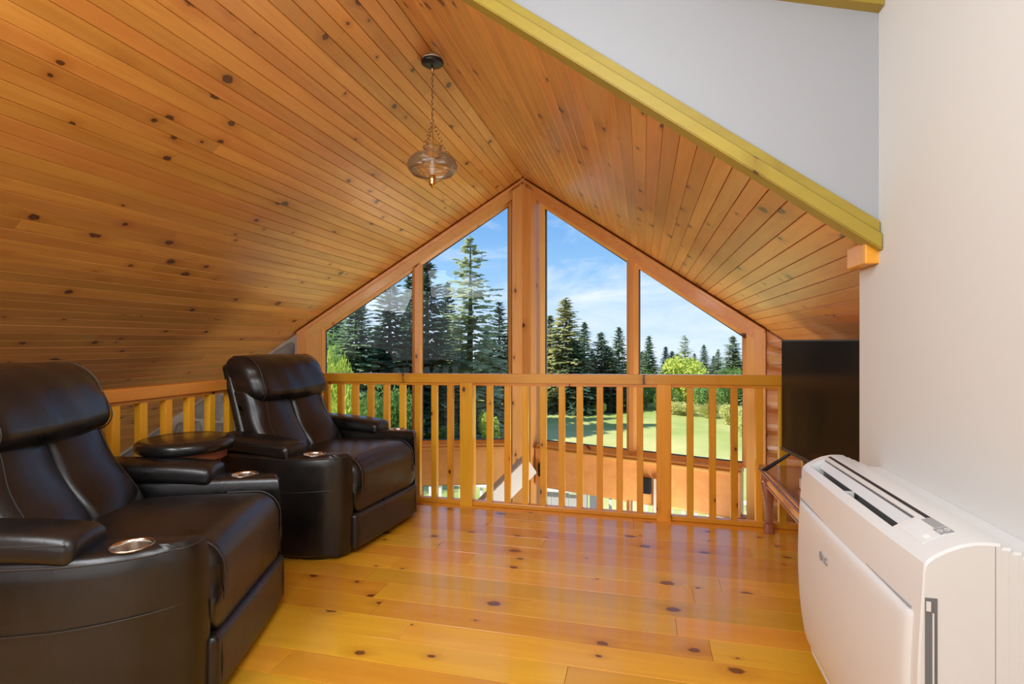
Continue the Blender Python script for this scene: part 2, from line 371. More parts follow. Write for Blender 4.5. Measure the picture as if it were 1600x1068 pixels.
# ================================================================ the setting
XR, ZR, SL = -1.125, 2.72, .735        # ridge x, ridge height, roof slope
YA, PW = 5.10, .33                      # prow apex, how fast each wing comes back
XW, YB, YE = .66, 1.715, 1.875          # right wall plane, dormer wall plane, end of right wall
YBACK = -1.8
YR = 3.48; XL = -2.37                   # front railing line, left railing line
def zr(w): return ZR-SL*w
nrm = math.hypot(1, PW)
def P(side, w, z, off=0):
    """point on a wing of the prow wall: w metres from the apex, z up, off metres into the room"""
    return Vector((XR+side*w-side*PW/nrm*off, YA-PW*w-off/nrm, z))
def prow(bm, side, pts, o0, o1):
    prism(bm, [P(side, w, z, o0) for w, z in pts], [P(side, w, z, o1) for w, z in pts])
def prow_obj(name, side, pts, o0, o1, m, parent=None, bev=0):
    bm = bmesh.new(); prow(bm, side, pts, o0, o1)
    if bev: bmesh.ops.recalc_face_normals(bm, faces=bm.faces); bmesh.ops.bevel(bm, geom=list(bm.edges), offset=bev, segments=1, affect='EDGES')
    return bm_obj(name, bm, m, parent)
STR = 'structure'

# floor: joists slab + planks running across the room
floor = box('floor', XL-.02, 1.45, YBACK, YR+.07, -.22, -.02, M['backing'])
tag(floor, 'glossy knotty pine plank floor of the loft', 'floor', kind=STR)
PITCH = .1425; y = YR+.065; rows = []
while y > YBACK:
    rows.append((max(y-PITCH, YBACK), y)); y -= PITCH
rf = random.Random(3)
def plank_x(x0, x1, y0, y1, ztop, parent):
    c = .0014; dz = rf.uniform(-.0006, .0006)
    prof = [(y0+.0006, -.02), (y0+.0006, ztop-c), (y0+c, ztop+dz), (y1-c, ztop+dz), (y1-.0006, ztop-c), (y1-.0006, -.02)]
    bm = bmesh.new(); prism(bm, [(x0+.0007, a, b) for a, b in prof], [(x1-.0007, a, b) for a, b in prof])
    bm_obj('plank', bm, M['floor'], parent)
for (a, b) in rows:
    xe = 1.45 if a > YE-.01 else XW+.02
    xs = [XL-.02]; x = XL-.02+rf.uniform(.3, 1.7)
    while x < xe-.35:
        xs.append(x); x += rf.uniform(1.1, 2.2)
    xs.append(xe)
    for i in range(len(xs)-1): plank_x(xs[i], xs[i+1], a, b, 0, floor)

# ceiling: backing slabs + V-joint boards running to the window wall
cn = math.hypot(1, SL)
def roofpt(side, q, y, n):
    """q metres down the slope from the ridge, n metres above the finished face"""
    return Vector((XR+side*(q/cn+n*SL/cn), y, ZR-SL*q/cn+n/cn))
QL = 4.15*cn; QR = 2.62*cn; QD = .295*cn
bm = bmesh.new()
def slab(side, q0, q1, y0, y1, n0, n1):
    ya, yb_ = (y1, y1) if y1 is not None else (YA-PW*max(q0, 0)/cn+.11, YA-PW*q1/cn+.11)
    prism(bm, [roofpt(side, q0, y0, n0), roofpt(side, q1, y0, n0), roofpt(side, q1, y0, n1), roofpt(side, q0, y0, n1)],
          [roofpt(side, q0, ya, n0), roofpt(side, q1, yb_, n0), roofpt(side, q1, yb_, n1), roofpt(side, q0, ya, n1)])
slab(-1, -.02, QL, YBACK, None, .018, .15)
slab(1, -.02, QD, YBACK, YB+.1, .018, .15); slab(1, -.02, QR, YB+.1, None, .018, .15)
ceiling = bm_obj('ceiling', bm, M['backing']); tag(ceiling, 'sloping pine board ceiling meeting at a central ridge', 'ceiling', kind=STR)
rc = random.Random(11)
def board(side, q0, q1, y0, y1):
    c = .0030; dn = rc.uniform(-.0008, .0008)
    prof = [(q0+.0006, .018), (q0+.0006, .0035), (q0+c, dn), (q1-c, dn), (q1-.0006, .0035), (q1-.0006, .018)]
    b = bmesh.new(); prism(b, [roofpt(side, q, y0+.0006, n) for q, n in prof], [roofpt(side, q, y1-.0006, n) for q, n in prof])
    bm_obj('board', b, M['ceil'], ceiling)
BP = .0672
for side, Q in ((-1, QL), (1, QR)):
    i = 0
    while i*BP < Q:
        q0, q1 = i*BP, (i+1)*BP; w = (q0+q1)/2/cn
        ys = YBACK if (side < 0 or q1 < QD) else YB+.03
        ye = YA-PW*w+.03
        cuts = [ys]; yy = ys+rc.uniform(.7, 3.2) if side < 0 else ys+rc.uniform(.9, 3.0)
        while yy < ye-.5:
            cuts.append(yy); yy += rc.uniform(2.4, 4.2)
        cuts.append(ye)
        for k in range(len(cuts)-1): board(side, q0, q1, cuts[k], cuts[k+1])
        i += 1
# dormer ceiling over the camera side of the room
def zd(x): return 2.10+.29*(XW-x)
XD = -.83
bm = bmesh.new()
prism(bm, [(XD-.05, YBACK, zd(XD-.05)), (XW+.1, YBACK, zd(XW+.1)), (XW+.1, YBACK, zd(XW+.1)+.12), (XD-.05, YBACK, zd(XD)+.13)],
      [(XD-.05, YB+.1, zd(XD-.05)), (XW+.1, YB+.1, zd(XW+.1)), (XW+.1, YB+.1, zd(XW+.1)+.12), (XD-.05, YB+.1, zd(XD)+.13)])
o = bm_obj('ceiling_dormer', bm, M['white']); tag(o, 'plain white ceiling of the shed dormer', 'ceiling', kind=STR)
# dormer wall (faces the camera above the sloping fascia)
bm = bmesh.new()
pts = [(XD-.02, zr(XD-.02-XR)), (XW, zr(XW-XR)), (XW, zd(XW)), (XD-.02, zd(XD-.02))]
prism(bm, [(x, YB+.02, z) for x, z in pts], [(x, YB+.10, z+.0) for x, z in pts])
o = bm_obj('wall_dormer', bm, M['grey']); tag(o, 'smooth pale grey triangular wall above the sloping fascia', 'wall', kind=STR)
# fascia boards on the edge of the ceiling
def slope_bar(name, x0, x1, zlo, zhi, y0, y1, m, bev=.003):
    bm = bmesh.new(); f = lambda x: zr(x-XR)
    prism(bm, [(x0, y0, f(x0)+zlo), (x1, y0, f(x1)+zlo), (x1, y0, f(x1)+zhi), (x0, y0, f(x0)+zhi)],
          [(x0, y1, f(x0)+zlo), (x1, y1, f(x1)+zlo), (x1, y1, f(x1)+zhi), (x0, y1, f(x0)+zhi)])
    bmesh.ops.recalc_face_normals(bm, faces=bm.faces); bmesh.ops.bevel(bm, geom=list(bm.edges), offset=bev, segments=2, affect='EDGES')
    return bm_obj(name, bm, m)
t1 = slope_bar('trim_1', XD-.05, XW-.002, -.03, .016, YB-.012, YB+.055, M['beam'])
tag(t1, 'ochre pine fascia board along the sloping ceiling edge', 'trim', kind=STR)
t2 = slope_bar('trim_2', XD-.05, XW-.002, .018, .054, YB+.002, YB+.03, M['beam'])
tag(t2, 'thin ochre cover strip above the fascia board', 'trim', kind=STR)
bm = bmesh.new()
prism(bm, [(.2, YB-.02, zd(.2)), (XW-.001, YB-.02, zd(XW)), (XW-.001, YB-.02, zd(XW)-.035), (.2, YB-.02, zd(.2)-.035)],
      [(.2, YB+.02, zd(.2)), (XW-.001, YB+.02, zd(XW)), (XW-.001, YB+.02, zd(XW)-.035), (.2, YB+.02, zd(.2)-.035)])
o = bm_obj('trim_3', bm, M['beam']); tag(o, 'short ochre trim under the dormer ceiling in the top corner', 'trim', kind=STR)
# right wall with its free end
bm = bmesh.new()
bbox(bm, XW, XW+.11, YBACK, YB+.02, -.02, 2.2); bbox(bm, XW, XW+.11, YB+.02, YE, -.02, 1.345)
o = bm_obj('wall_right', bm, M['white']); tag(o, 'white painted wall behind the heat pump', 'wall', kind=STR)
o = box('trim_4', XW-.035, XW+.05, YB+.02, YE+.002, 1.346, 1.412, M['rail_x'], bev=.004); tag(o, 'square pine end block on top of the white wall end', 'trim', kind=STR)
# rest of the room behind the camera and the knee wall beyond the television
bm = bmesh.new(); bbox(bm, -5.4, XW+.1, YBACK-.1, YBACK, -2.6, 2.9)
o = bm_obj('wall_back', bm, M['white']); tag(o, 'white wall behind the viewpoint', 'wall', kind=STR)
o = box('wall_knee', 1.40, 1.48, YE-.2, 4.42, -2.6, .92, M['log']); tag(o, 'low pine knee wall behind the television table', 'wall', kind=STR)
o = box('wall_alcove', XW+.11, 1.48, YE-.2, YE-.1, -.02, 1.35, M['white']); tag(o, 'white return wall behind the television corner', 'wall', kind=STR)
o = box('floor_lower', -5.5, 1.5, YBACK, 5.3, -2.7, -2.55, M['deck']); tag(o, 'floor of the room below the loft', 'floor', kind=STR)
o = box('wall_low', -5.45, -5.3, YBACK, 4.1, -2.6, -.1, M['log']); tag(o, 'low wall under the left eave below the loft', 'wall', kind=STR)

# prow window wall -------------------------------------------------------
HD = .125; ZS = .137; ZB = -.25; WE = 2.05
def gz(w): return zr(w)-HD
n_win = 0; n_trim = 5
for side, sn in ((-1, 'left'), (1, 'right')):
    WP = ((.125, .970), (1.012, 1.845)) if side < 0 else ((.172, 1.018), (1.054, 1.918))
    # header under the roof, with a small crown moulding
    o = prow_obj('trim_%d' % n_trim, side, [(.0, zr(0)-HD), (.0, zr(0)), (WE, zr(WE)), (WE, zr(WE)-HD)], -.10, .055, M['prow_x']); n_trim += 1
    tag(o, 'sloping orange pine header above the %s windows' % sn, 'trim', kind=STR)
    o = prow_obj('crown_moulding', side, [(.0, zr(0)-.035), (.0, zr(0)), (WE, zr(WE)), (WE, zr(WE)-.035)], .055, .085, M['prow_x'], o, bev=.006)
    # centre post half
    o = prow_obj('trim_%d' % n_trim, side, [(.0, -2.55), (.122, -2.55), (.122, zr(.122)-.06), (.0, zr(0)-.06)], -.10, .10, M['prow_z']); n_trim += 1
    tag(o, '%s face of the tall knotty pine post between the windows' % sn, 'trim', kind=STR)
    # mullion and end posts
    o = prow_obj('trim_%d' % n_trim, side, [(WP[0][1], ZS), (WP[1][0], ZS), (WP[1][0], gz(1.04)), (WP[0][1], gz(.98))], -.10, .02, M['prow_z']); n_trim += 1
    tag(o, 'narrow pine mullion between the two %s panes' % sn, 'trim', kind=STR)
    o = prow_obj('trim_%d' % n_trim, side, [(WP[1][1]+.002, -2.55), (WE-.075, -2.55), (WE-.075, zr(WE-.075)-.02), (WP[1][1]+.002, gz(WP[1][1]))], -.10, .05, M['prow_z']); n_trim += 1
    tag(o, 'pine post at the outer edge of the %s windows' % sn, 'trim', kind=STR)
    o = prow_obj('trim_%d' % n_trim, side, [(WE-.073, -2.55), (WE, -2.55), (WE, zr(WE)-.02), (WE-.073, zr(WE-.073)-.02)], -.10, .065, M['prow_z']); n_trim += 1
    tag(o, 'narrow pine casing strip beside the outer %s post' % sn, 'trim', kind=STR)
    # band beam and sill
    o = prow_obj('trim_%d' % n_trim, side, [(.14, ZB), (1.88, ZB), (1.88, ZS-.05), (.14, ZS-.05)], -.10, .045, M['prow_x']); n_trim += 1
    tag(o, 'wide pine band beam below the %s windows' % sn, 'trim', kind=STR)
    prow_obj('sill', side, [(.15, ZS-.05), (1.885, ZS-.05), (1.885, ZS-.026), (.15, ZS-.026)], -.10, .075, M['prow_x'], o, bev=.004)
    prow_obj('sill_moulding', side, [(.15, ZS-.026), (1.885, ZS-.026), (1.885, ZS), (.15, ZS)], -.10, .055, M['prow_x'], o, bev=.004)
    # windows
    for k, (w0, w1) in enumerate(WP):
        for lvl in (0, 1):
            n_win += 1
            if lvl == 0:
                z0, f = ZS, gz
            else:
                z0, f = -2.2, (lambda w: ZB)
            fw = .025 if side < 0 else .032
            slope = SL if lvl == 0 else 0
            out = [(w0, z0), (w1, z0), (w1, f(w1)), (w0, f(w0))]
            tt = fw*math.hypot(1, slope)
            inn = [(w0+fw, z0+fw), (w1-fw, z0+fw), (w1-fw, f(w1-fw)-tt), (w0+fw, f(w0+fw)-tt)]
            bmf = bmesh.new()
            ringsolid(bmf, [P(side, *p, -.07) for p in out], [P(side, *p, -.07) for p in inn], [P(side, *p, .012) for p in out], [P(side, *p, -.012) for p in inn])
            o = bm_obj('window_%d' % n_win, bmf, M['prow_z'])
            which = ('inner', 'outer')[k]
            tag(o, ('%s %s window under the sloping header' if lvl == 0 else '%s %s lower window seen below the band beam') % (which, sn), 'window', kind=STR)
            # dark gasket and pane
            g2 = [(w0+fw+.006, z0+fw+.006), (w1-fw-.006, z0+fw+.006), (w1-fw-.006, f(w1-fw)-tt-.007), (w0+fw+.006, f(w0+fw)-tt-.007)]
            bmg = bmesh.new(); ringsolid(bmg, [P(side, *p, -.05) for p in inn], [P(side, *p, -.05) for p in g2], [P(side, *p, -.03) for p in inn], [P(side, *p, -.03) for p in g2])
            bm_obj('gasket', bmg, M['black'], o)
            pane = mesh_obj('pane', [P(side, *p, -.04) for p in inn], [(0, 1, 2, 3)], M['glass'], o)
    # wall below and beside
    if side > 0:
        wl = prow_obj('wall_front_right', side, [(WE, -2.55), (2.7, -2.55), (2.7, zr(2.7)), (WE, zr(WE))], -.12, -.005, M['log'])
        tag(wl, 'pine log siding beside the right windows', 'wall', kind=STR)
        zz = -.4
        while zz < 1.3:
            z1 = zz+.168
            wa, wb = WE+.002, min(2.62, (ZR-zz)/SL-.03)
            if wb > wa+.05:
                bl = bmesh.new(); n = 6
                prof = [(-.004+.034*math.sin(math.pi*j/n)**.6, zz+.002+(z1-zz-.004)*j/n) for j in range(n+1)]
                def topcut(w, z): return min(z, zr(w)-.004)
                a = [P(side, wa, topcut(wa, z), o_) for o_, z in prof]+[P(side, wa, topcut(wa, z1), -.006), P(side, wa, zz, -.006)]
                b_ = [P(side, wb, topcut(wb, z), o_) for o_, z in prof]+[P(side, wb, topcut(wb, z1), -.006), P(side, wb, zz, -.006)]
                prism(bl, a, b_); bm_obj('log', bl, M['log'], wl)
            zz = z1
    else:
        wl = prow_obj('wall_front_left', side, [(WE, -2.55), (4.12, -2.55), (4.12, zr(4.12)), (WE, zr(WE))], -.12, -.005, M['mortar'])
        tag(wl, 'grey fieldstone wall with pale mortar left of the windows', 'wall', kind=STR)
        rs = random.Random(21); z = -.75; row = 0
        while z < 1.2:
            hh = rs.uniform(.17, .26); w = WE+.03+rs.uniform(0, .06)
            while w < 4.1:
                ww = rs.uniform(.18, .38)
                c = [(w, z), (w+ww, z), (w+ww, z+hh), (w, z+hh)]
                pts = []
                for j in range(4):
                    a, b_ = c[j], c[(j+1) % 4]
                    for tt in (.12, .5, .88):
                        pts.append((a[0]+(b_[0]-a[0])*tt+rs.uniform(-.018, .018), a[1]+(b_[1]-a[1])*tt+rs.uniform(-.018, .018)))
                lim = [(p[0], min(p[1], zr(p[0])-.03)) for p in pts]
                if zr(w+ww/2)-.05 > z+.06 and max(p[1] for p in lim)-min(p[1] for p in lim) > .05:
                    cx = sum(p[0] for p in lim)/12; cz = sum(p[1] for p in lim)/12; dep = rs.uniform(.012, .035)
                    bs = bmesh.new()
                    A = [bs.verts.new(P(side, p[0], p[1], -.006)) for p in lim]
                    B = [bs.verts.new(P(side, cx+(p[0]-cx)*.96, cz+(p[1]-cz)*.96, dep*.7)) for p in lim]
                    C = [bs.verts.new(P(side, cx+(p[0]-cx)*.8, cz+(p[1]-cz)*.8, dep+rs.uniform(-.004, .004))) for p in lim]
                    for j in range(12):
                        k = (j+1) % 12
                        bs.faces.new((A[j], A[k], B[k], B[j])); bs.faces.new((B[j], B[k], C[k], C[j]))
                    bs.faces.new(C); bs.faces.new(A[::-1])
                    bm_obj('stone', bs, M['stone'], wl)
                w += ww+.028
            z += hh+.028
prow_w = .155
# ================================================================ railings
def rail_z(x): return .907+.0099*(x+.6)
fr = empty('loft_railing', (-.5, YR, 0))
tag(fr, 'honey pine baluster railing along the front edge of the loft', 'railing')
def rpart(name, verts_box, m, parent, bev=.004):
    x0, x1, y0, y1, z0, z1 = verts_box
    bm = bmesh.new(); bbox(bm, x0, x1, y0, y1, z0, z1, bev)
    for v in bm.verts: v.co -= parent.location
    return bm_obj(name, bm, m, parent)
def rail_bar(name, x0, x1, y0, y1, dz0, dz1, parent, m, bev=.004):
    bm = bmesh.new(); bbox(bm, x0, x1, y0, y1, 0, 1)
    for v in bm.verts:
        v.co.z = rail_z(v.co.x)+(dz0 if v.co.z < .5 else dz1)
    bmesh.ops.recalc_face_normals(bm, faces=bm.faces); bmesh.ops.bevel(bm, geom=list(bm.edges), offset=bev, segments=2, affect='EDGES')
    for v in bm.verts: v.co -= parent.location
    return bm_obj(name, bm, m, parent)
rail_bar('top_rail', XL-.045, 1.39, YR-.02, YR+.05, -.062, 0, fr, M['rail_x'])
rail_bar('sub_rail', XL-.02, 1.39, YR-.008, YR+.04, -.080, -.063, fr, M['rail_x'], .002)
rpart('bottom_rail', (XL-.02, 1.39, YR-.008, YR+.04, .001, .03), M['rail_x'], fr)
for x in (-2.268, -2.154, -2.034, -1.911, -1.785, -1.66, -1.543, -1.417, -1.299, -1.014, -.888, -.764, -.642, -.518, -.4, -.269, -.143, -.015, .289, .421, .546, .687, .817, .945, 1.07, 1.2, 1.32):
    rpart('baluster', (x-.020, x+.020, YR-.004, YR+.036, .029, rail_z(x)-.079), M['rail_z'], fr, .003)
for x in (XL, -1.173, .13):
    rpart('post', (x-.045, x+.045, YR-.026, YR+.06, -.06, rail_z(x)-.061), M['rail_z'], fr, .004)
lr = empty('side_railing', (XL, 1.5, 0))
tag(lr, 'pine baluster railing running behind the recliners along the left edge', 'railing')
rpart('top_rail', (XL-.045, XL+.03, YBACK+.01, YR-.03, .842, .902), M['rail_y'], lr)
rpart('sub_rail', (XL-.03, XL+.012, YBACK+.01, YR-.03, .824, .841), M['rail_y'], lr, .002)
rpart('bottom_rail', (XL-.03, XL+.012, YBACK+.01, YR-.06, .001, .03), M['rail_y'], lr)
yb = 1.946-.1415*18
while yb < YR-.1:
    if yb > YBACK+.05: rpart('baluster', (XL-.029, XL+.011, yb-.020, yb+.020, .029, .825), M['rail_z'], lr, .003)
    yb += .1415
for yp in (.4,):
    rpart('post', (XL-.055, XL+.035, yp-.045, yp+.045, -.06, .841), M['rail_z'], lr, .004)

# ================================================================ recliners
def cut_cyl(obj, x, y, z0, z1, r):
    bm = bmesh.new(); lathe(bm, [(0, z0), (r, z0), (r, z1), (0, z1)], 40, (x, y)); c = bm_obj('cutter', bm, None)
    md = obj.modifiers.new('hole', 'BOOLEAN'); md.operation = 'DIFFERENCE'; md.object = c; md.solver = 'EXACT'
    dg = bpy.context.evaluated_depsgraph_get(); me = bpy.data.meshes.new_from_object(obj.evaluated_get(dg))
    obj.modifiers.clear(); old = obj.data; obj.data = me; bpy.data.meshes.remove(old)
    bpy.data.objects.remove(c)
def shade_auto(o, ang=40):
    me = o.data; me.polygons.foreach_set('use_smooth', [True]*len(me.polygons))
    bm = bmesh.new(); bm.from_mesh(me)
    for e_ in bm.edges:
        if len(e_.link_faces) == 2 and e_.calc_face_angle(0) > R(ang): e_.smooth = False
    bm.to_mesh(me); bm.free()
def make_recliner():
    root = empty('recliner')
    L = M['leather']
    HW, SEAT = .500, .328
    rw = random.Random(5)
    # hidden base
    box('base', -.74, -.05, -.30, .30, .012, .24, M['foot'], root)
    for s in (-1, 1):
        # arm: plan with a swept outer front
        inner, outer = s*SEAT, s*HW
        pl = [(-.80, inner), (-.012, inner)]
        n = 12
        for k in range(1, n+1):
            q = math.pi/2*k/n
            pl.append((-.34+.325*math.cos(q), inner+s*.012+(outer-inner-s*.012)*math.sin(q)))
        pl += [(-.60, outer), (-.78, outer), (-.80, outer-s*.03)]
        cx = sum(p[0] for p in pl)/len(pl); cy = (inner+outer)/2
        def inset(p, d):
            # pull toward the arm's spine
            x, y_ = p
            dy = (cy-y_); y2 = y_+max(-d, min(d, dy)); x2 = x-(d if x > -.1 else 0)+(d if x < -.75 else 0)
            return x2, y2
        lv = [(.018, .012), (.030, .002), (.10, 0), (.30, -.004), (.47, 0), (.505, .004), (.522, .014), (.530, .030)]
        bm = bmesh.new(); rings = []
        for z, d in lv:
            ring = []
            for p in pl:
                x2, y2 = inset(p, d)
                rise = .012*max(0, (x2+.35)/.35) if z > .4 else 0
                ring.append(bm.verts.new((x2, y2, z+rise)))
            rings.append(ring)
        m_ = len(pl)
        for a, b_ in zip(rings, rings[1:]):
            for k in range(m_): bm.faces.new((a[k], a[(k+1) % m_], b_[(k+1) % m_], b_[k]))
        bm.faces.new(rings[0][::-1]); bm.faces.new(rings[-1])
        arm = bm_obj('arm', bm, L, root)
        cut_cyl(arm, -.185, cy-s*.002, .44, .7, .050); shade_auto(arm, 35)
        # steel cup holder
        bm = bmesh.new()
        lathe(bm, [(.0, .446), (.044, .446), (.048, .45), (.0485, .530), (.050, .5385), (.0565, .540), (.057, .5355), (.0495, .532), (.0495, .443), (0, .443)], 40, (-.185, cy-s*.002))
        bm_obj('cup_holder', bm, M['steel'], arm, True)
        # stitched seam on the outer side
        zs = lambda x: .345+.045*(x+.25)
        path = [(-.79, outer+s*.0005, zs(-.8)-.0)]
        for k in range(13):
            x = -.78+.44*k/12; path.append((x, outer+s*.003, zs(x)))
        for k in range(1, 8):
            q = math.pi/2*k/10; path.append((-.34+.325*math.sin(q)*.98+0, inner+s*.012+(outer-inner-s*.012)*math.cos(q)+s*.003, zs(-.34+.325*math.sin(q))+.008*math.sin(q*2)))
        x7, y7, z7 = path[-1]
        path += [(x7+.012, y7-s*.012, z7-.02), (x7+.016, y7-s*.016, z7-.06), (x7+.016, y7-s*.016, .04)]
        bm = bmesh.new(); tube(bm, path, .0016, 5); bm_obj('stitching', bm, M['seam'], arm)
        # top seam
        bm = bmesh.new(); tube(bm, [(inset(p, .006)[0], inset(p, .006)[1], .511+.012*max(0, (p[0]+.35)/.35)) for p in pl[1:-2]], .0022, 5); bm_obj('stitching', bm, M['seam'], arm)
        # padded armrest
        def padf(v, s=s):
            fx = (v.x/.235)
            z = v.z+(.012*(1-(v.y/.085)**2) if v.z > 0 else 0)-.012*max(0, fx)**3
            z += -.010*fx
            return Vector((v.x-.535, v.y+cy-s*.004, z+.562))
        bm = bmesh.new(); rbox(bm, .245, .086, .040, .030, (10, 6, 2), 4, padf)
        pad = bm_obj('arm_pad', bm, L, root, True)
        bm = bmesh.new()
        tube(bm, [(-.775+.47*k/10, cy-s*.004+s*.085, .578-.006*(k/10)) for k in range(11)], .002, 5)
        bm_obj('stitching', bm, M['seam'], pad)
    # seat cushion with waterfall front
    def seatf(v):
        y_ = v.y/.312; x = v.x
        if v.z < 0 and x > .2: x = .3-(.3-x)*.12
        puff = .020*(1-y_*y_)*(1-(x/.32)**2) if v.z > 0 else 0
        wr = .0035*math.sin(v.y*46+x*7)*max(0, (x-.1)/.2)*max(0, abs(y_)-.55)*2
        return Vector((x-.300+.012*math.sin(math.pi*min(1, max(0, (v.z+.14)/.28)))*max(0, x/.3), v.y, v.z*(1 if v.z > 0 else 1.12)+.352+puff+wr+.006*(x/.3)))
    bm = bmesh.new(); rbox(bm, .300, .325, .138, .085, (10, 12, 4), 6, seatf)
    seat = bm_obj('seat', bm, L, root, True)
    for s in (-1, 1):
        path = [seatf(Vector((.10+.115*k/4, s*.272, .1385))) for k in range(5)]
        for k in range(1, 10):
            q = R(90-90*k/9); path.append(seatf(Vector((.215+.086*math.cos(q), s*.272, .053+.086*math.sin(q)))))
        path += [seatf(Vector((.301, s*.272, .053-.1*k/3))) for k in range(1, 4)]
        bm = bmesh.new(); tube(bm, path, .0026, 5); bm_obj('piping', bm, M['seam'], seat)
    # footrest panel
    def footf(v):
        return Vector((v.x-.022+.006*(1-(v.y/.33)**2)+.0025*math.sin(v.y*60)*max(0, -v.z/.09)*max(0, abs(v.y)/.33-.7), v.y, v.z+.122))
    bm = bmesh.new(); rbox(bm, .035, .332, .093, .022, (2, 16, 5), 4, footf)
    fo = bm_obj('footrest', bm, L, root, True)
    for s in (-1, 1):
        bm = bmesh.new(); tube(bm, [(.012, s*.296, .045), (.0175, s*.296, .12), (.012, s*.296, .205)], .0022, 5); bm_obj('piping', bm, M['seam'], fo)
    # back: shell, two padded halves, two side bolsters, headrest
    lean = lambda z: -(z-.42)*.36
    def shellf(v):
        z = v.z+.56; return Vector((v.x-.700+lean(z), v.y*(1-.10*max(0, (z-.5)/.5)), z))
    bm = bmesh.new(); rbox(bm, .034, .345, .43, .03, (2, 8, 10), 4, shellf); bm_obj('back_shell', bm, L, root, True)
    for s in (-1, 1):
        def halff(v, s=s):
            z = v.z+.60; t = (z-.36)/.48; yy = v.y+s*.148
            px_ = 0
            if v.x > 0:
                px_ = .030*(1-(v.y/.148)**2)*(1-(2*t-1)**4*.5)+.050*math.exp(-((t-.25)/.25)**2)
                out = max(0, s*v.y/.148-.45)/.55; px_ -= .03*out*out
            wr = .003*math.sin(z*30+v.y*21+s)*(1 if v.x > 0 else 0)
            return Vector((v.x-.640+lean(z)+px_+wr, yy*(1.06+.06*(1-t)), z))
        bm = bmesh.new(); rbox(bm, .075, .1495, .25, .028, (3, 12, 16), 4, halff); hc = bm_obj('back_cushion', bm, L, root, True)
        # diagonal seam that sets off the side bolster
        path = []
        for k in range(15):
            t = 1-k/14*.82; yl_ = s*(.062+.055*(1-t)); v = halff(Vector((.075, yl_, .36+.48*t-.60)))
            path.append(v+Vector((.0008, 0, 0)))
        bm = bmesh.new(); tube(bm, path, .0022, 5); bm_obj('stitching', bm, M['seam'], hc)
    HH = (.112, .315, .140, .082)
    def headf(v):
        z = v.z+.903; yy = v.y
        b_ = .022*(1-(v.y/.31)**2) if v.x > 0 else 0
        sag = -.012*(abs(v.y)/.31)**3*(1 if v.z > 0 else -1)
        wr = .0025*math.sin(v.y*40+z*20)
        return Vector((v.x-.628+lean(z)+b_+wr+(.020 if v.x > 0 else 0)*math.cos(v.z/.14*1.2), yy, z+sag))
    bm = bmesh.new(); rbox(bm, *HH, (4, 14, 4), 6, headf); hd = bm_obj('headrest', bm, L, root, True)
    for s in (-1, 1):
        path = []
        hx_, hz_, r_ = HH[0], HH[2], HH[3]*.98
        for k in range(5): path.append(headf(Vector((-.03+k/4*(hx_-r_+.03), s*.262, hz_+.001))))
        for k in range(1, 9):
            q = R(90-90*k/8); path.append(headf(Vector((hx_-r_+(r_+.001)*math.cos(q), s*.262, hz_-r_+(r_+.001)*math.sin(q)))))
        for k in range(0, 9):
            q = R(-90*k/8); path.append(headf(Vector((hx_-r_+(r_+.001)*math.cos(q), s*.262, -(hz_-r_)+(r_+.001)*math.sin(q)))))
        bm = bmesh.new(); tube(bm, path, .0026, 5); bm_obj('piping', bm, M['seam'], hd)
    for (x, y_) in ((-.1, .27), (-.1, -.27), (-.7, .27), (-.7, -.27)):
        bm = bmesh.new(); lathe(bm, [(0, 0), (.022, 0), (.022, .02), (0, .02)], 12, (x, y_)); bm_obj('foot', bm, M['foot'], root)
    return root
ch1 = make_recliner()
ch1.location = (-1.39, 1.67, 0); ch1.rotation_euler.z = R(20)
tag(ch1, 'nearer dark leather recliner with cup holders, cut off by the left picture edge', 'recliner', 'leather recliners')
ch2 = copy_tree(ch1)
ch2.location = (-1.44, 2.835, 0); ch2.rotation_euler.z = R(-5)
tag(ch2, 'farther dark leather recliner with cup holders, beside the front railing', 'recliner', 'leather recliners')

# round stool between the recliners
st = empty('round_stool', (-2.108, 2.085, 0))
tag(st, 'round black padded stool on a reddish wood base between the recliners', 'stool')
bm = bmesh.new(); lathe(bm, [(0, .612), (.195, .612), (.203, .620), (.208, .636), (.205, .652), (.192, .664), (.165, .669), (.15, .667), (.145, .668), (0, .672)], 48); bm_obj('seat', bm, M['vinyl'], st, True)
bm = bmesh.new(); lathe(bm, [(0, .57), (.17, .57), (.172, .574), (.172, .6115), (0, .6115)], 48); bm_obj('apron', bm, M['redwood'], st)
for k in range(4):
    q = R(45+90*k); c_, s_ = math.cos(q), math.sin(q)
    bm = bmesh.new(); tube(bm, [(.125*c_, .125*s_, .58), (.15*c_, .15*s_, .3), (.165*c_, .165*s_, 0)], [.016, .019, .014], 10); bm_obj('leg', bm, M['redwood'], st, True)
bm = bmesh.new(); tube(bm, [(.155*math.cos(2*math.pi*k/32), .155*math.sin(2*math.pi*k/32), .22) for k in range(32)], .009, 8, True); bm_obj('foot_ring', bm, M['redwood'], st, True)

# ================================================================ heat pump
HX = XW
hp = empty('heat_pump', (HX, 1.39, .12))
tag(hp, 'white floor console heat pump mounted on the white wall', 'heat pump')
Y0, Y1 = 1.035, 1.745
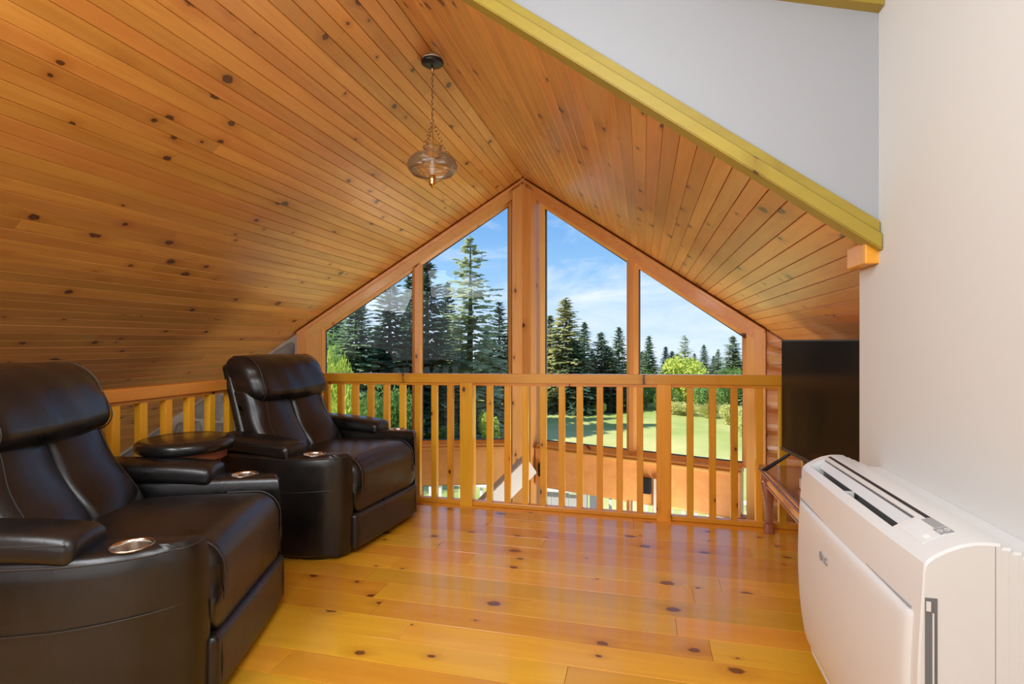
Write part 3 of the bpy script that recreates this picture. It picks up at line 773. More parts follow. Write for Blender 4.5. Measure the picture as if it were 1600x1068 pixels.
# profile (x, z): front from bottom to top, over the top, down the back
front = [(.585, .135), (.555, .140), (.515, .165), (.487, .21), (.470, .27), (.459, .34), (.453, .42), (.451, .50), (.453, .58), (.457, .66), (.461, .735), (.4625, .746)]
top_plain = [(.466, .752), (.474, .7595), (.4745, .760), (.492, .7715), (.5125, .7815), (.513, .7818), (.535, .788), (.555, .7895)]
top_vent = [(.466, .752), (.474, .7595), (.478, .722), (.495, .718), (.508, .724), (.513, .7818), (.535, .788), (.555, .7895)]
back = [(.570, .789), (.571, .783), (.585, .783), (.586, .777), (.600, .777), (.601, .771), (.616, .771), (.616, .20), (.616, .135)]
st_y = [(Y0, 0), (Y0+.003, 0), (1.185, 0), (1.187, 1), (1.30, 1), (1.44, 1), (1.58, 1), (1.708, 1), (1.710, 0), (Y1-.003, 0), (Y1, 0)]
def curve_y(y): # the front is very slightly bowed along its length
    return -.006*(1-((y-1.39)/.355)**2)
bm = bmesh.new(); rings = []
for i, (y, v) in enumerate(st_y):
    prof = front+(top_vent if v else top_plain)+back
    shr = .004 if i in (0, len(st_y)-1) else 0
    cxp, czp = .54, .45
    ring = []
    for (x, z) in prof:
        xx = x+(curve_y(y) if x < .5 and z < .75 else 0)
        if shr: xx += (cxp-xx)*.03; z = z+(czp-z)*.012
        ring.append(bm.verts.new((xx-HX, y-1.39, z-.12)))
    rings.append(ring)
n = len(rings[0])
for a, b_ in zip(rings, rings[1:]):
    for k in range(n): bm.faces.new((a[k], a[(k+1) % n], b_[(k+1) % n], b_[k]))
bm.faces.new(rings[0][::-1]); bm.faces.new(rings[-1])
body = bm_obj('body', bm, M['plastic'], hp); shade_auto(body, 28)
def hbox(name, x0, x1, y0, y1, z0, z1, m, parent=hp, bev=0.0):
    return box(name, x0-HX, x1-HX, y0-1.39, y1-1.39, z0-.12, z1-.12, m, parent, bev)
# wall bracket
hbox('wall_plate', .616, XW-.001, Y0+.03, Y1-.03, .16, .765, M['plastic2'])
# front panel, following the front profile
def fx(z):
    pr = front
    for (a, b_) in zip(pr, pr[1:]):
        if a[1] <= z <= b_[1]: return a[0]+(b_[0]-a[0])*(z-a[1])/(b_[1]-a[1]+1e-9)
    return pr[-1][0]
def skin(name, y0, y1, z0, z1, lift, m, parent=hp, edge=.012, ny=20, nz=16, taper=True):
    bm = bmesh.new(); G = []
    for j in range(nz+1):
        row = []
        for i in range(ny+1):
            tz = j/nz; ty = i/ny
            # sample closer at the borders so the rounded rim reads
            tz = .5-.5*math.cos(math.pi*tz); ty = .5-.5*math.cos(math.pi*ty)
            y = y0+(y1-y0)*ty; z = z0+(z1-z0)*tz
            de = min(y-y0, y1-y, z-z0, z1-z); l = lift*min(1, de/edge)**.5 if de > 0 else -.001
            row.append(bm.verts.new((fx(z)+curve_y(y)-l-HX, y-1.39, z-.12)))
        G.append(row)
    for j in range(nz):
        for i in range(ny): bm.faces.new((G[j][i], G[j][i+1], G[j+1][i+1], G[j+1][i]))
    return bm_obj(name, bm, m, parent, True)
skin('front_panel', Y0+.024, Y1-.012, .235, .655, .007, M['plastic'])
skin('air_flap', Y0+.02, Y1-.012, .165, .222, .006, M['plastic'], nz=8)
hbox('panel_gap', .452, .456, Y0+.03, Y1-.012, .6575, .6595, M['panelgrey'])
# top outlet: dark trough, louvre blades and a rear slot
hbox('vent_trough', .479, .5125, 1.188, 1.707, .7185, .7245, M['darkvent'])
def ystrip(name, pts, y0, y1, m):
    bm = bmesh.new(); prism(bm, [(x-HX, y0-1.39, z-.12) for x, z in pts], [(x-HX, y1-1.39, z-.12) for x, z in pts]); return bm_obj(name, bm, m, hp)
ystrip('vent_liner', [(.4745, .7588), (.4755, .7588), (.4800, .7230), (.4785, .7225)], 1.188, 1.707, M['vent'])
ystrip('vent_liner', [(.5135, .7800), (.5125, .7800), (.5075, .7245), (.5085, .7240)], 1.188, 1.707, M['vent'])
ystrip('louvre', [(.4985, .7560), (.5115, .7755), (.5125, .7748), (.4995, .7550)], 1.190, 1.705, M['plastic2'])
ystrip('louvre', [(.484, .7400), (.4915, .7450), (.4920, .7438), (.4845, .7388)], 1.190, 1.705, M['darkvent'])
for k in range(7):
    y = 1.225+k*.072
    hbox('vane', .484, .500, y, y+.0015, .725, .738, M['darkvent'])
hbox('vent_divider', .476, .498, 1.448, 1.452, .722, .757, M['plastic'])
# slot behind the outlet
bm = bmesh.new(); prism(bm, [(.524-HX, 1.15-1.39, .7855-.12), (.531-HX, 1.15-1.39, .7878-.12), (.531-HX, 1.15-1.39, .783-.12), (.524-HX, 1.15-1.39, .781-.12)],
      [(.524-HX, 1.72-1.39, .7855-.12), (.531-HX, 1.72-1.39, .7878-.12), (.531-HX, 1.72-1.39, .783-.12), (.524-HX, 1.72-1.39, .781-.12)])
bm_obj('rear_slot', bm, M['darkvent'], hp)
# control panel near the end: follows the curved top
def toppatch(name, x0, x1, y0, y1, lift, m, parent=hp):
    tp = top_plain
    def tz(x):
        for a, b_ in zip(tp, tp[1:]):
            if a[0] <= x <= b_[0]: return a[1]+(b_[1]-a[1])*(x-a[0])/(b_[0]-a[0]+1e-9)
        return tp[-1][1]
    nseg = 6; up = []; lo = []
    for k in range(nseg+1):
        x = x0+(x1-x0)*k/nseg; up.append((x, tz(x)+lift)); lo.append((x, tz(x)-.003))
    loop = up+lo[::-1]
    bm = bmesh.new(); prism(bm, [(x-HX, y0-1.39, z-.12) for x, z in loop], [(x-HX, y1-1.39, z-.12) for x, z in loop])
    return bm_obj(name, bm, m, parent)
toppatch('control_panel', .480, .532, 1.085, 1.168, .0008, M['plastic2'])
cp = toppatch('display', .514, .531, 1.118, 1.165, .0016, M['panelgrey'])
cp = toppatch('button_plate', .510, .531, 1.087, 1.115, .0016, M['panelgrey'])
for k, x in enumerate((.5145, .5255)):
    bm = bmesh.new(); z = .7835 if k == 0 else .7868
    tube(bm, [(x-HX+.0032*math.cos(q), 1.101-1.39+.005*math.sin(q), z-.12+.0012*math.cos(q)) for q in [2*math.pi*j/14 for j in range(14)]], .0009, 5, True); bm_obj('button', bm, M['plastic'], cp)
toppatch('indicator_window', .488, .497, 1.092, 1.106, .0016, M['deckwhite'])
# side recess on the end nearest the viewer
hbox('side_slot', .462, .480, Y0-.0008, Y0+.01, .26, .690, M['vent'])
hbox('slot_rib', .4725, .4745, Y0-.003, Y0, .27, .665, M['plastic'])
hbox('slot_latch', .4635, .470, Y0-.0025, Y0, .668, .684, M['plastic2'])
hbox('side_seam', .5615, .5625, Y0-.0004, Y0+.01, .16, .785, M['panelgrey'])
for k, x in enumerate((.5785, .593)):
    hbox('side_seam', x, x+.0007, Y0-.0003, Y0+.01, .16, .775, M['plastic2'])
# maker's mark: grey disc and the letters LG
def text(name, body_, size, m, parent, loc, rot, ext=.0006):
    c = bpy.data.curves.new(name, 'FONT'); c.body = body_; c.size = size; c.extrude = ext; c.align_x = 'LEFT'; c.align_y = 'CENTER'
    o = bpy.data.objects.new(name, c); COL.objects.link(o)
    dg = bpy.context.evaluated_depsgraph_get(); me = bpy.data.meshes.new_from_object(o.evaluated_get(dg)); bpy.data.objects.remove(o)
    me.materials.clear(); me.materials.append(m)
    o = bpy.data.objects.new(name, me); link(o, parent); o.location = loc; o.rotation_euler = rot
    return o
zl = .578; xl = fx(zl)-.0145
bm = bmesh.new()
prism(bm, [(xl-HX, 1.495-1.39+.011*math.cos(2*math.pi*k/24), zl-.12+.011*math.sin(2*math.pi*k/24)) for k in range(24)], [(xl+.002-HX, 1.495-1.39+.011*math.cos(2*math.pi*k/24), zl-.12+.011*math.sin(2*math.pi*k/24)) for k in range(24)])
bm_obj('logo_disc', bm, M['logo'], hp)
text('logo_letters', 'LG', .026, M['logo'], hp, (xl-HX, 1.478-1.39, zl-.12), (R(90), 0, R(-90)))

# ================================================================ television corner
tb = empty('television_table', (.93, 2.85, 0))
tag(tb, 'low reddish wood table with carved legs in the right corner', 'table')
def tbx(name, x0, x1, y0, y1, z0, z1, bev=.004):
    return box(name, x0-.93, x1-.93, y0-2.85, y1-2.85, z0, z1, M['table'], tb, bev)
TX0, TX1, TY0, TY1, TZ = .675, 1.22, 2.05, 3.435, .392
tbx('table_top', TX0, TX1, TY0, TY1, TZ-.022, TZ, .006)
tbx('top_edge', TX0-.006, TX1+.006, TY0-.006, TY1+.006, TZ-.034, TZ-.0225, .005)
for (a, b_, c_, d_) in ((TX0+.022, TX0+.042, TY0+.05, TY1-.05), (TX1-.042, TX1-.022, TY0+.05, TY1-.05)):
    ap = tbx('apron', a, b_, c_, d_, TZ-.105, TZ-.035)
    box('apron_bead', a-.93-.004, b_-.93+.004, c_-2.85, d_-2.85, TZ-.110, TZ-.098, M['table'], ap, .003)
for (c_, d_) in ((TY0+.022, TY0+.042), (TY1-.042, TY1-.022)):
    tbx('apron', TX0+.05, TX1-.05, c_, d_, TZ-.105, TZ-.035)
for lx, ly in ((TX0+.045, TY1-.045), (TX1-.045, TY1-.045), (TX0+.045, TY0+.045), (TX1-.045, TY0+.045)):
    lv = [(.0, .026, 0), (.012, .030, 0), (.055, .022, .0), (.062, .026, 0), (.068, .020, 0), (.12, .021, .0), (.20, .028, .002), (.27, .036, .006), (.29, .032, .006), (.298, .030, .006), (.305, .036, .007), (.357, .036, .007)]
    bm = bmesh.new(); rings = []
    for z, hwid, o_ in lv:
        ox = -o_ if lx < .9 else o_; oy = o_ if ly > 2.8 else -o_
        ring = []
        for k in range(12):
            q = 2*math.pi*(k+.5)/12; cq, sq = math.cos(q), math.sin(q)
            e_ = .55; ring.append(bm.verts.new((lx+ox-.93+hwid*math.copysign(abs(cq)**e_, cq), ly+oy-2.85+hwid*math.copysign(abs(sq)**e_, sq), z)))
        rings.append(ring)
    for a, b_ in zip(rings, rings[1:]):
        for k in range(12): bm.faces.new((a[k], a[(k+1) % 12], b_[(k+1) % 12], b_[k]))
    bm.faces.new(rings[0][::-1]); bm.faces.new(rings[-1])
    leg = bm_obj('leg', bm, M['table'], tb); shade_auto(leg, 35)
# television, turned a little toward the room
tv = empty('television', (.855, 2.80, TZ))
tag(tv, 'large flat black television standing on the reddish table', 'television')
tv.rotation_euler.z = math.atan2(.131, .997)
TW, TZ0, TZ1 = 1.11, .108, .740
box('cabinet', -.002, .035, -TW/2, TW/2, TZ0, TZ1, M['black'], tv, .004)
scr = box('screen', -.0045, -.0022, -TW/2+.006, TW/2-.006, TZ0+.022, TZ1-.008, M['screen'], tv)
box('bezel', -.008, -.0023, -TW/2, TW/2, TZ0-.002, TZ0+.019, M['bezel'], tv, .002)
box('bezel', -.006, -.0023, -TW/2, TW/2, TZ1-.0075, TZ1, M['bezel'], tv, .001)
for yl in (TW/2-.10, -TW/2+.10):
    for dx in (-.13, .16):
        bm = bmesh.new()
        prism(bm, [(.012, yl-.012, TZ0+.004), (.022, yl-.012, TZ0+.004), (.022, yl+.012, TZ0+.004), (.012, yl+.012, TZ0+.004)],
              [(dx-.006, yl-.010+.02, 0.0005), (dx+.012, yl-.010+.02, 0.0005), (dx+.012, yl+.010+.02, .008), (dx-.006, yl+.010+.02, .008)])
        bm_obj('foot', bm, M['black'], tv)
sb = empty('media_box', (.782, 2.72, TZ)); tag(sb, 'small grey media box on the table in front of the television', 'media box')
box('case', -.028, .028, -.16, .17, .004, .058, M['box_grey'], sb, .004)
box('front_face', -.0300, -.0282, -.155, .165, .010, .052, M['deckwhite'], sb)
for yy in (-.13, .14): box('foot', -.02, .02, yy-.01, yy+.01, 0, .0039, M['black'], sb)

# ================================================================ hanging lamp
LY, LZ = 2.74, ZR
lamp = empty('pendant_lamp', (XR, LY, 2.66))
tag(lamp, 'hanging glass lantern lamp on a chain from the ceiling ridge', 'lamp')
def lz(z): return z-2.66
bm = bmesh.new(); lathe(bm, [(0, lz(2.640)), (.02, lz(2.641)), (.048, lz(2.645)), (.060, lz(2.653)), (.062, lz(2.662)), (.060, lz(2.669)), (0, lz(2.669))], 36); bm_obj('canopy', bm, M['black'], lamp, True)
bm = bmesh.new(); lathe(bm, [(0, lz(2.669)), (.0565, lz(2.669)), (.0565, lz(2.675)), (.02, lz(2.70)), (0, lz(2.70))], 36); bm_obj('mounting_plate', bm, M['deckwhite'], lamp)
bm = bmesh.new(); lathe(bm, [(0, lz(2.604)), (.007, lz(2.606)), (.008, lz(2.628)), (.006, lz(2.641)), (0, lz(2.641))], 12); bm_obj('canopy_loop', bm, M['brass'], lamp, True)
def chain(p0, p1, link_l, name, parent, m, wr=.0019, hw=.0062):
    p0, p1 = Vector(p0), Vector(p1); L_ = (p1-p0).length; n_ = max(2, round(L_/(link_l*.78))); t = (p1-p0).normalized()
    a = t.orthogonal().normalized(); b_ = t.cross(a); bm = bmesh.new()
    for i in range(n_):
        c = p0+(p1-p0)*((i+.5)/n_); side = a if i % 2 == 0 else b_
        tube(bm, [c+t*(link_l*.5*math.cos(q))+side*(hw*math.sin(q)) for q in [2*math.pi*k/12 for k in range(12)]], wr, 5, True)
    o = bm_obj(name, bm, m, parent, True); o['kind'] = 'stuff'; return o
chain((0, 0, lz(2.606)), (0, 0, lz(2.336)), .020, 'chain', lamp, M['brass'])
bm = bmesh.new(); tube(bm, [(.003*math.sin(k*.9), .003*math.cos(k*.9), lz(2.606)-.27*k/30) for k in range(31)], .0016, 6); bm_obj('cord', bm, M['black'], lamp, True)
hub = Vector((0, 0, lz(2.330)))
bm = bmesh.new(); tube(bm, [hub+Vector((.011*math.cos(q), 0, .011*math.sin(q))) for q in [2*math.pi*k/16 for k in range(16)]], .002, 6, True); bm_obj('hook_ring', bm, M['brass'], lamp, True)
for k in range(3):
    q = R(20+120*k); e2 = Vector((.083*math.cos(q), .083*math.sin(q), lz(2.150)))
    chain(hub+Vector((.006*math.cos(q), .006*math.sin(q), -.008)), e2, .026, 'chain', lamp, M['brass'], .0021, .0085)
    bm = bmesh.new(); tube(bm, [e2, e2+Vector((.012*math.cos(q), .012*math.sin(q), -.012)), e2+Vector((.045*math.cos(q), .045*math.sin(q), -.020))], .002, 6); bm_obj('shade_hook', bm, M['brass'], lamp)
# glass shade: neck, shoulder, rounded belly, open rim
shp = [(.046, 2.205), (.050, 2.200), (.050, 2.178), (.046, 2.165), (.052, 2.155), (.085, 2.148), (.112, 2.138), (.130, 2.118), (.136, 2.095), (.134, 2.075), (.126, 2.060), (.118, 2.052), (.110, 2.047)]
bm = bmesh.new(); lathe(bm, [(r, lz(z)) for r, z in shp], 56)
sh = bm_obj('shade', bm, M['lampglass'], lamp, True)
for r_, z_ in ((.1365, 2.093), (.1105, 2.047), (.0508, 2.190)):
    bm = bmesh.new(); tube(bm, [(r_*math.cos(2*math.pi*k/48), r_*math.sin(2*math.pi*k/48), lz(z_)) for k in range(48)], .0022, 6, True); bm_obj('glass_rib', bm, M['lampglass'], sh, True)
bm = bmesh.new(); tube(bm, [(.123*math.cos(2*math.pi*k/48), .123*math.sin(2*math.pi*k/48), lz(2.060)) for k in range(48)], .0028, 6, True); bm_obj('rim_band', bm, M['brass'], lamp, True)
bm = bmesh.new(); tube(bm, [hub, (.004, .002, lz(2.2)), (.002, 0, lz(2.06))], .0022, 6); bm_obj('stem', bm, M['brass'], lamp)
bm = bmesh.new(); lathe(bm, [(0, lz(1.962)), (.004, lz(1.966)), (.006, lz(1.976)), (.014, lz(1.982)), (.020, lz(1.992)), (.017, lz(2.004)), (.020, lz(2.012)), (.019, lz(2.035)), (.015, lz(2.040)), (0, lz(2.040))], 24); bm_obj('socket', bm, M['brassb'], lamp, True)
bm = bmesh.new(); lathe(bm, [(0, lz(2.040)), (.010, lz(2.041)), (.014, lz(2.056)), (.016, lz(2.080)), (.012, lz(2.105)), (.005, lz(2.124)), (0, lz(2.128))], 20); bm_obj('bulb', bm, M['bulb'], lamp, True)
for k in range(2):
    q = R(70+180*k); bm = bmesh.new()
    tube(bm, [(.018*math.cos(q), .018*math.sin(q), lz(2.0)), (.06*math.cos(q), .06*math.sin(q), lz(2.02)), (.122*math.cos(q), .122*math.sin(q), lz(2.058))], .0018, 6); bm_obj('shade_arm', bm, M['brass'], lamp)

# ================================================================ below the loft edge
o = tag(prow_obj('wall_box', 1, [(.185, -.155), (.235, -.155), (.235, -.03), (.185, -.03)], .047, .085, M['black'], bev=.005), 'small black box fixed to the band beam beside the centre post', 'box', 'black boxes on the band beam')
o = tag(prow_obj('wall_box', 1, [(1.145, -.165), (1.215, -.165), (1.215, -.03), (1.145, -.03)], .047, .085, M['black'], bev=.005), 'small black box on the band beam below the right mullion', 'box', 'black boxes on the band beam')
o = tag(prow_obj('wall_box', -1, [(.02, -.07), (.07, -.07), (.07, -.02), (.02, -.02)], .103, .13, M['black'], bev=.004), 'tiny black box on the centre post behind the balusters', 'box', 'black boxes on the band beam')
# cream sloping beam rising to the post
bm = bmesh.new()
A = Vector((-1.62, 4.02, -.62)); B = Vector((-.975, 4.62, .035)); tdir = (B-A).normalized(); sdir = tdir.cross(Vector((0, 0, 1))).normalized(); ud = sdir.cross(tdir)
A = A-tdir*.6
prism(bm, [A+sdir*.045+ud*.09, A-sdir*.045+ud*.09, A-sdir*.045-ud*.09, A+sdir*.045-ud*.09], [B+sdir*.045+ud*.09, B-sdir*.045+ud*.09, B-sdir*.045-ud*.09, B+sdir*.045-ud*.09])
bmesh.ops.recalc_face_normals(bm, faces=bm.faces); bmesh.ops.bevel(bm, geom=list(bm.edges), offset=.006, segments=2, affect='EDGES')
o = bm_obj('sloping_beam', bm, M['cream']); tag(o, 'cream painted sloping stair beam rising to the centre post below the loft', 'beam')
o = prow_obj('upright_post', 1, [(1.235, -1.6), (1.30, -1.6), (1.275, -.02), (1.24, -.02)], .05, .09, M['cream'], bev=.004); tag(o, 'narrow cream upright beside the black box below the right windows', 'post')

# ================================================================ outdoors
GZ = -3.1
gx = []
bm = bmesh.new()
bmesh.ops.create_grid(bm, x_segments=80, y_segments=80, size=140)
rg = random.Random(2)
for v in bm.verts: v.co.z = GZ+.05*math.sin(v.co.x*.21)*math.cos(v.co.y*.17); v.co.y = (v.co.y+140)/280*142-82
lawn = bm_obj('lawn', bm, M['lawn']); tag(lawn, 'sunlit mown lawn stretching to the tree line', 'lawn', kind=STR)
# deck just outside the prow
dk = empty('deck', (-1.1, 6.2, GZ)); tag(dk, 'wooden deck outside below the windows', 'deck')
x = -5.0; kx = 0
while x < 3.0:
    box('deck_board', x+1.1, x+.138+1.1, -.9-.35, 1.45, 1.12, 1.15, M['deck'], dk); x += .145
for (px_, py_) in ((-4.8, .1), (-1.1, .1), (2.6, .1), (-4.8, 1.3), (-1.1, 1.3), (2.6, 1.3)):
    box('deck_post', px_+1.1-.06, px_+1.1+.06, py_-.06, py_+.06, 0, 1.12, M['deck'], dk)
DZ = GZ+1.15
def deck_rail(name, label, x0, x1, y, m, board=False):
    r = empty(name, ((x0+x1)/2, y, DZ)); tag(r, label, 'railing')
    xm = (x0+x1)/2
    if board:
        xx = x0
        while xx < x1-.02:
            hgt = .98+.02*math.sin(xx*9)
            box('fence_board', xx-xm, xx-xm+.115, -.012, .012, .001, hgt, m, r, .003); xx += .12
        box('cap_rail', x0-xm, x1-xm, -.05, .05, 1.0, 1.03, M['deckwhite'], r, .004)
    else:
        box('top_rail', x0-xm, x1-xm, -.045, .045, .95, .99, m, r, .004); box('bottom_rail', x0-xm, x1-xm, -.025, .025, .08, .12, m, r, .004)
        xx = x0+.07
        while xx < x1-.05:
            box('baluster', xx-xm-.02, xx-xm+.02, -.02, .02, .12, .95, m, r); xx += .16
    for xx in (x0, x1):
        box('post', xx-xm-.05, xx-xm+.05, -.05, .05, 0, 1.10, m, r, .004); box('post_cap', xx-xm-.065, xx-xm+.065, -.065, .065, 1.10, 1.13, M['deckwhite'], r, .006)
    return r
deck_rail('deck_railing', 'white deck railing outside, below the left windows', -4.6, -1.85, 7.45, M['deckwhite'])
deck_rail('deck_fence', 'weathered grey board screen outside, right of the sloping beam', -1.70, -.78, 7.30, M['deckgrey'], True)
deck_rail('deck_railing', 'white deck railing outside, below the right windows', -.66, 2.85, 7.45, M['deckwhite'])

# ---- trees
def spruce_mesh(seed, dens=1.0, ragged=.25, sparse=0.0, r0=.2):
    rs = random.Random(seed); V = []; F = []; H = 10.0; Rm = H*r0
    def quad(a, b_, c, d): i = len(V); V.extend((a, b_, c, d)); F.append((i, i+1, i+2, i+3))
    z = .5
    while z < H*.985:
        t = z/H; rad = Rm*(1-t)**.8*(1+rs.uniform(-ragged, ragged))+.05
        nb = max(4, int((10-5*t)*dens)); ph0 = rs.uniform(0, 6.28)
        for k in range(nb):
            if rs.random() < sparse: continue
            ph = ph0+2*math.pi*k/nb+rs.uniform(-.3, .3); rr = rad*rs.uniform(.7, 1.15)
            dx, dy = math.cos(ph), math.sin(ph); up = rr*(.05+.55*t); dr = rr*(.45-.25*t)
            steps = max(5, int(rr/.17)); z0 = z+rs.uniform(-.12, .12); zend = z0
            for j in range(1, steps+1):
                s_ = j/steps; p = Vector((dx*rr*s_, dy*rr*s_, z0+up*s_-dr*s_*s_))
                for sd in (-1, 1):
                    tl = (.42*rr*(1-s_)+.22-.15*t)*rs.uniform(.7, 1.2); tl = min(tl, .75)
                    an = ph+sd*rs.uniform(.5, 1.15); q = Vector((math.cos(an)*tl, math.sin(an)*tl, -tl*rs.uniform(.05, .45)))
                    wd = rs.uniform(.09, .18); pr = Vector((-math.sin(an)*wd, math.cos(an)*wd, rs.uniform(-.06, .06)))
                    quad(p, p+q*.5+pr, p+q, p+q*.5-pr)
                if j == steps:
                    q = Vector((dx*.25, dy*.25, -.02)); pr = Vector((-dy*.06, dx*.06, .03)); quad(p-q*.6, p+pr, p+q, p-pr)
        z += H*.0165*(1.25-.5*t)/max(.6, dens)
    for k in range(10):
        a = 6.28*k/10; quad(Vector((0, 0, H*.95)), Vector((.05*math.cos(a), .05*math.sin(a), H*.975)), Vector((.02, 0, H*1.0)), Vector((-.03*math.cos(a), .03*math.sin(a), H*.97)))
    m = bpy.data.meshes.new('spruce_foliage'); m.from_pydata([tuple(v) for v in V], [], F); m.update(); return m
def trunk_mesh():
    bm = bmesh.new(); tube(bm, [(0, 0, -.2), (.04, .02, 3), (-.02, .03, 6), (0, 0, 9.7)], [.19, .15, .09, .015], 8)
    m = bpy.data.meshes.new('trunk'); bm.to_mesh(m); bm.free(); m.materials.append(M['bark']); return m
TR = trunk_mesh()
PROT = [spruce_mesh(1, 1.0, .18), spruce_mesh(2, 1.05, .22, .05, .22), spruce_mesh(3, .95, .3, .08, .18), spruce_mesh(4, .85, .35, .22, .21), spruce_mesh(6, 1.1, .2, .0, .25)]
cache = {}
def foliage(idx, mk):
    if (idx, mk) not in cache:
        m = PROT[idx].copy(); m.materials.clear(); m.materials.append(M[mk]); cache[(idx, mk)] = m
    return cache[(idx, mk)]
rt = random.Random(9)
def spruce(px, d, ytop, idx, mk, label, wide=1.0, group='trees beyond the lawn'):
    p = at(px, d); zt = CAMZ+(534-ytop)/FPX*d; s_ = (zt-GZ)/10.0
    t = empty('spruce_tree', (p.x, p.y, GZ), rt.uniform(0, 6.28)); t.scale = (s_*wide, s_*wide, s_)
    tag(t, label, 'tree', group)
    link(bpy.data.objects.new('foliage', foliage(idx, mk)), t); link(bpy.data.objects.new('trunk', TR), t)
    return t
spruce(735, 25, 366, 3, 'spruce_pale', 'tallest pale green spruce, left of the centre post', 1.3)
spruce(668, 23, 404, 1, 'spruce_dark', 'tall dark spruce directly left of the tallest pale spruce', 1.35)
spruce(610, 22, 425, 1, 'spruce_dark', 'dark spruce filling the outer left pane', 1.35)
spruce(556, 21, 455, 4, 'spruce_mid', 'mid green spruce at the outer left window corner', 1.3)
spruce(700, 30, 440, 0, 'spruce_dark', 'dark spruce standing behind the tallest pale spruce', 1.05)
spruce(780, 28, 470, 2, 'spruce_dark', 'shorter dark spruce against the left side of the centre post', 1.35)
spruce(640, 30, 430, 0, 'spruce_dark', 'dark spruce behind the left mullion', 1.1)
spruce(520, 27, 470, 2, 'spruce_mid', 'green spruce behind the bright bush at the far left pane', 1.1)
spruce(820, 34, 480, 0, 'spruce_dark', 'dark spruce mostly hidden behind the centre post', 1.59)
spruce(884, 33, 464, 4, 'spruce_gold', 'golden lit spruce, tallest in the inner right pane', 1.30)
spruce(860, 35, 492, 0, 'spruce_mid', 'spruce between the centre post and the golden spruce', 1.45)
spruce(913, 36, 502, 0, 'spruce_mid', 'pointed spruce just right of the golden spruce', 1.30)
spruce(939, 36, 517, 1, 'spruce_mid', 'short spruce in the middle of the inner right pane', 1.45)
spruce(967, 35, 510, 0, 'spruce_mid', 'pointed spruce touching the right mullion', 1.30)
spruce(900, 32, 530, 1, 'spruce_dark', 'low dark spruce in front of the golden spruce', 1.89)
spruce(950, 33, 540, 4, 'spruce_dark', 'low broad dark spruce in front, left of the right mullion', 1.74)
spruce(1014, 38, 524, 0, 'spruce_mid', 'slim spruce just right of the right mullion', 1.23)
spruce(1040, 42, 541, 0, 'spruce_dark', 'small dark spruce second from the right mullion', 1.30)
spruce(1070, 42, 522, 3, 'spruce_pale', 'thin pale spruce rising above the bright round bush', 1.30)
spruce(1100, 45, 538, 0, 'spruce_mid', 'small spruce right of the thin pale one', 1.30)
spruce(1122, 44, 545, 2, 'spruce_mid', 'small spruce near the outer right pane edge', 1.45)
spruce(1145, 37, 523, 1, 'spruce_mid', 'full green spruce at the right edge of the outer right pane', 1.45)
spruce(1180, 36, 530, 0, 'spruce_mid', 'spruce hidden behind the outer right post', 1.59)
spruce(1003, 46, 548, 4, 'spruce_dark', 'distant low spruce behind the right mullion', 1.74)
spruce(1060, 48, 552, 4, 'spruce_dark', 'distant low spruce behind the thin pale one', 1.89)
bk = random.Random(31)
for i_, px_ in enumerate((530, 590, 650, 715, 760, 800, 845, 880, 925, 955, 985, 1020, 1050, 1085, 1115, 1150, 1185, 1215)):
    spruce(px_, 50+bk.uniform(0, 8), 553+bk.uniform(-8, 4) if px_ > 830 else 500+bk.uniform(-8, 14), (4, 0, 1)[i_ % 3], ('spruce_dark', 'spruce_mid')[i_ % 2], 'distant spruce in the closed row at the back of the wood', 1.5, 'distant spruces closing the view')

for px_, yt_ in ((400, 470), (450, 485), (1235, 520), (1290, 528), (1350, 515), (1410, 525)):
    spruce(px_, 36, yt_, 4 if px_ % 20 else 1, 'spruce_mid', 'green spruce beyond the window edge, hidden by the house wall', 1.5, 'spruces past the window edges')

def leaf_blob(seed, n, rx, ry, rz, size):
    rs = random.Random(seed); V = []; F = []
    lumps = [(Vector((rs.uniform(-.6, .6)*rx, rs.uniform(-.6, .6)*ry, rs.uniform(.25, .8)*rz)), rs.uniform(.35, .55)) for _ in range(9)]
    for _ in range(n):
        c, f_ = rs.choice(lumps); d = Vector((rs.gauss(0, 1), rs.gauss(0, 1), rs.gauss(0, 1))).normalized()*rs.uniform(.6, 1.05)
        p = c+Vector((d.x*rx*f_, d.y*ry*f_, d.z*rz*f_)); p.z = max(p.z, .02)
        a = Vector((rs.gauss(0, 1), rs.gauss(0, 1), rs.gauss(0, .6))).normalized()*size*rs.uniform(.6, 1.3); b_ = a.orthogonal().normalized()*size*.5
        i = len(V); V.extend((p-a, p+b_, p+a, p-b_)); F.append((i, i+1, i+2, i+3))
    m = bpy.data.meshes.new('bush_leaves'); m.from_pydata([tuple(v) for v in V], [], F); m.update(); return m
BL = [leaf_blob(1, 3800, 1, 1, 1, .055), leaf_blob(2, 3800, 1, 1, 1, .05)]
bc = {}
def stems_mesh():
    bm = bmesh.new(); rs = random.Random(4)
    for k in range(5):
        a = rs.uniform(0, 6.28); tube(bm, [(0, 0, -.05), (.15*math.cos(a), .15*math.sin(a), .3), (.35*math.cos(a), .35*math.sin(a), .7)], [.02, .015, .006], 5)
    m = bpy.data.meshes.new('stems'); bm.to_mesh(m); bm.free(); m.materials.append(M['bark']); return m
SM = stems_mesh()
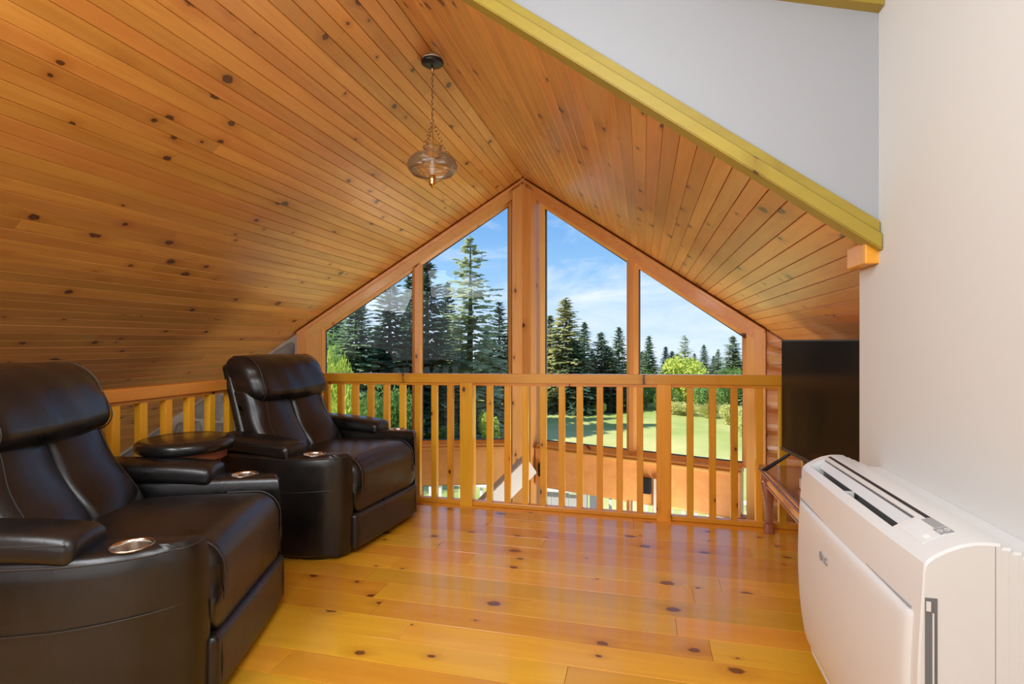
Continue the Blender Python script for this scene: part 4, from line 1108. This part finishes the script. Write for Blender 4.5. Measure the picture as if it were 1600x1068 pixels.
def bush(px, d, ytop, wpx, mk, label, k=0, base=GZ, group='bushes at the lawn edge'):
    p = at(px, d); zt = CAMZ+(534-ytop)/FPX*d; hgt = zt-base; w = wpx/FPX*d/2
    if (k, mk) not in bc:
        m = BL[k].copy(); m.materials.clear(); m.materials.append(M[mk]); bc[(k, mk)] = m
    b_ = empty('bush', (p.x, p.y, base), rt.uniform(0, 6.28)); b_.scale = (w/1.1, w/1.1, hgt/1.2); tag(b_, label, 'bush', group)
    link(bpy.data.objects.new('leaves', bc[(k, mk)]), b_); link(bpy.data.objects.new('stems', SM), b_)
bush(540, 15, 543, 90, 'bush_bright', 'bright yellow green leafy bush low in the outer left pane')
bush(512, 17, 500, 80, 'bush_green', 'taller green leafy bush at the far left pane edge', 1)
bush(590, 19, 590, 90, 'bush_green', 'green bush behind the left balusters under the dark spruces', 1)
bush(640, 20, 600, 80, 'bush_green', 'green bush below the left mullion', 0)
bush(765, 22, 640, 40, 'bush_bright', 'small bright shrub at the foot of the spruces near the centre post')
bush(700, 22, 655, 90, 'bush_green', 'low green undergrowth beneath the tallest pale spruce', 1)
bush(1085, 36, 553, 100, 'bush_bright', 'large bright yellow green round bush in the outer right pane')
bush(1010, 34, 575, 60, 'bush_green', 'green bush just right of the right mullion', 1)
bush(1130, 33, 570, 60, 'bush_green', 'green bush right of the large bright bush', 0)
bush(1040, 33, 600, 60, 'bush_green', 'darker green bush below the large bright bush, left side', 1)
bush(1105, 32, 595, 50, 'bush_green', 'darker green bush below the large bright bush, right side', 0)
bush(935, 31, 628, 30, 'bush_yellow', 'small yellowish bush between the trunks in the inner right pane')
bush(1065, 31, 625, 60, 'bush_yellow', 'yellow tall weeds at the lawn edge, left of the weed bank', 0)
bush(1110, 30, 625, 60, 'bush_yellow', 'yellow tall weeds at the lawn edge in the outer right pane', 1)
bush(1150, 27, 630, 55, 'bush_yellow', 'yellow weed bank beside the lawn near the right post', 0)
bush(1165, 23, 640, 50, 'bush_yellow', 'nearest yellow weed bank beside the lawn at the right post', 1)
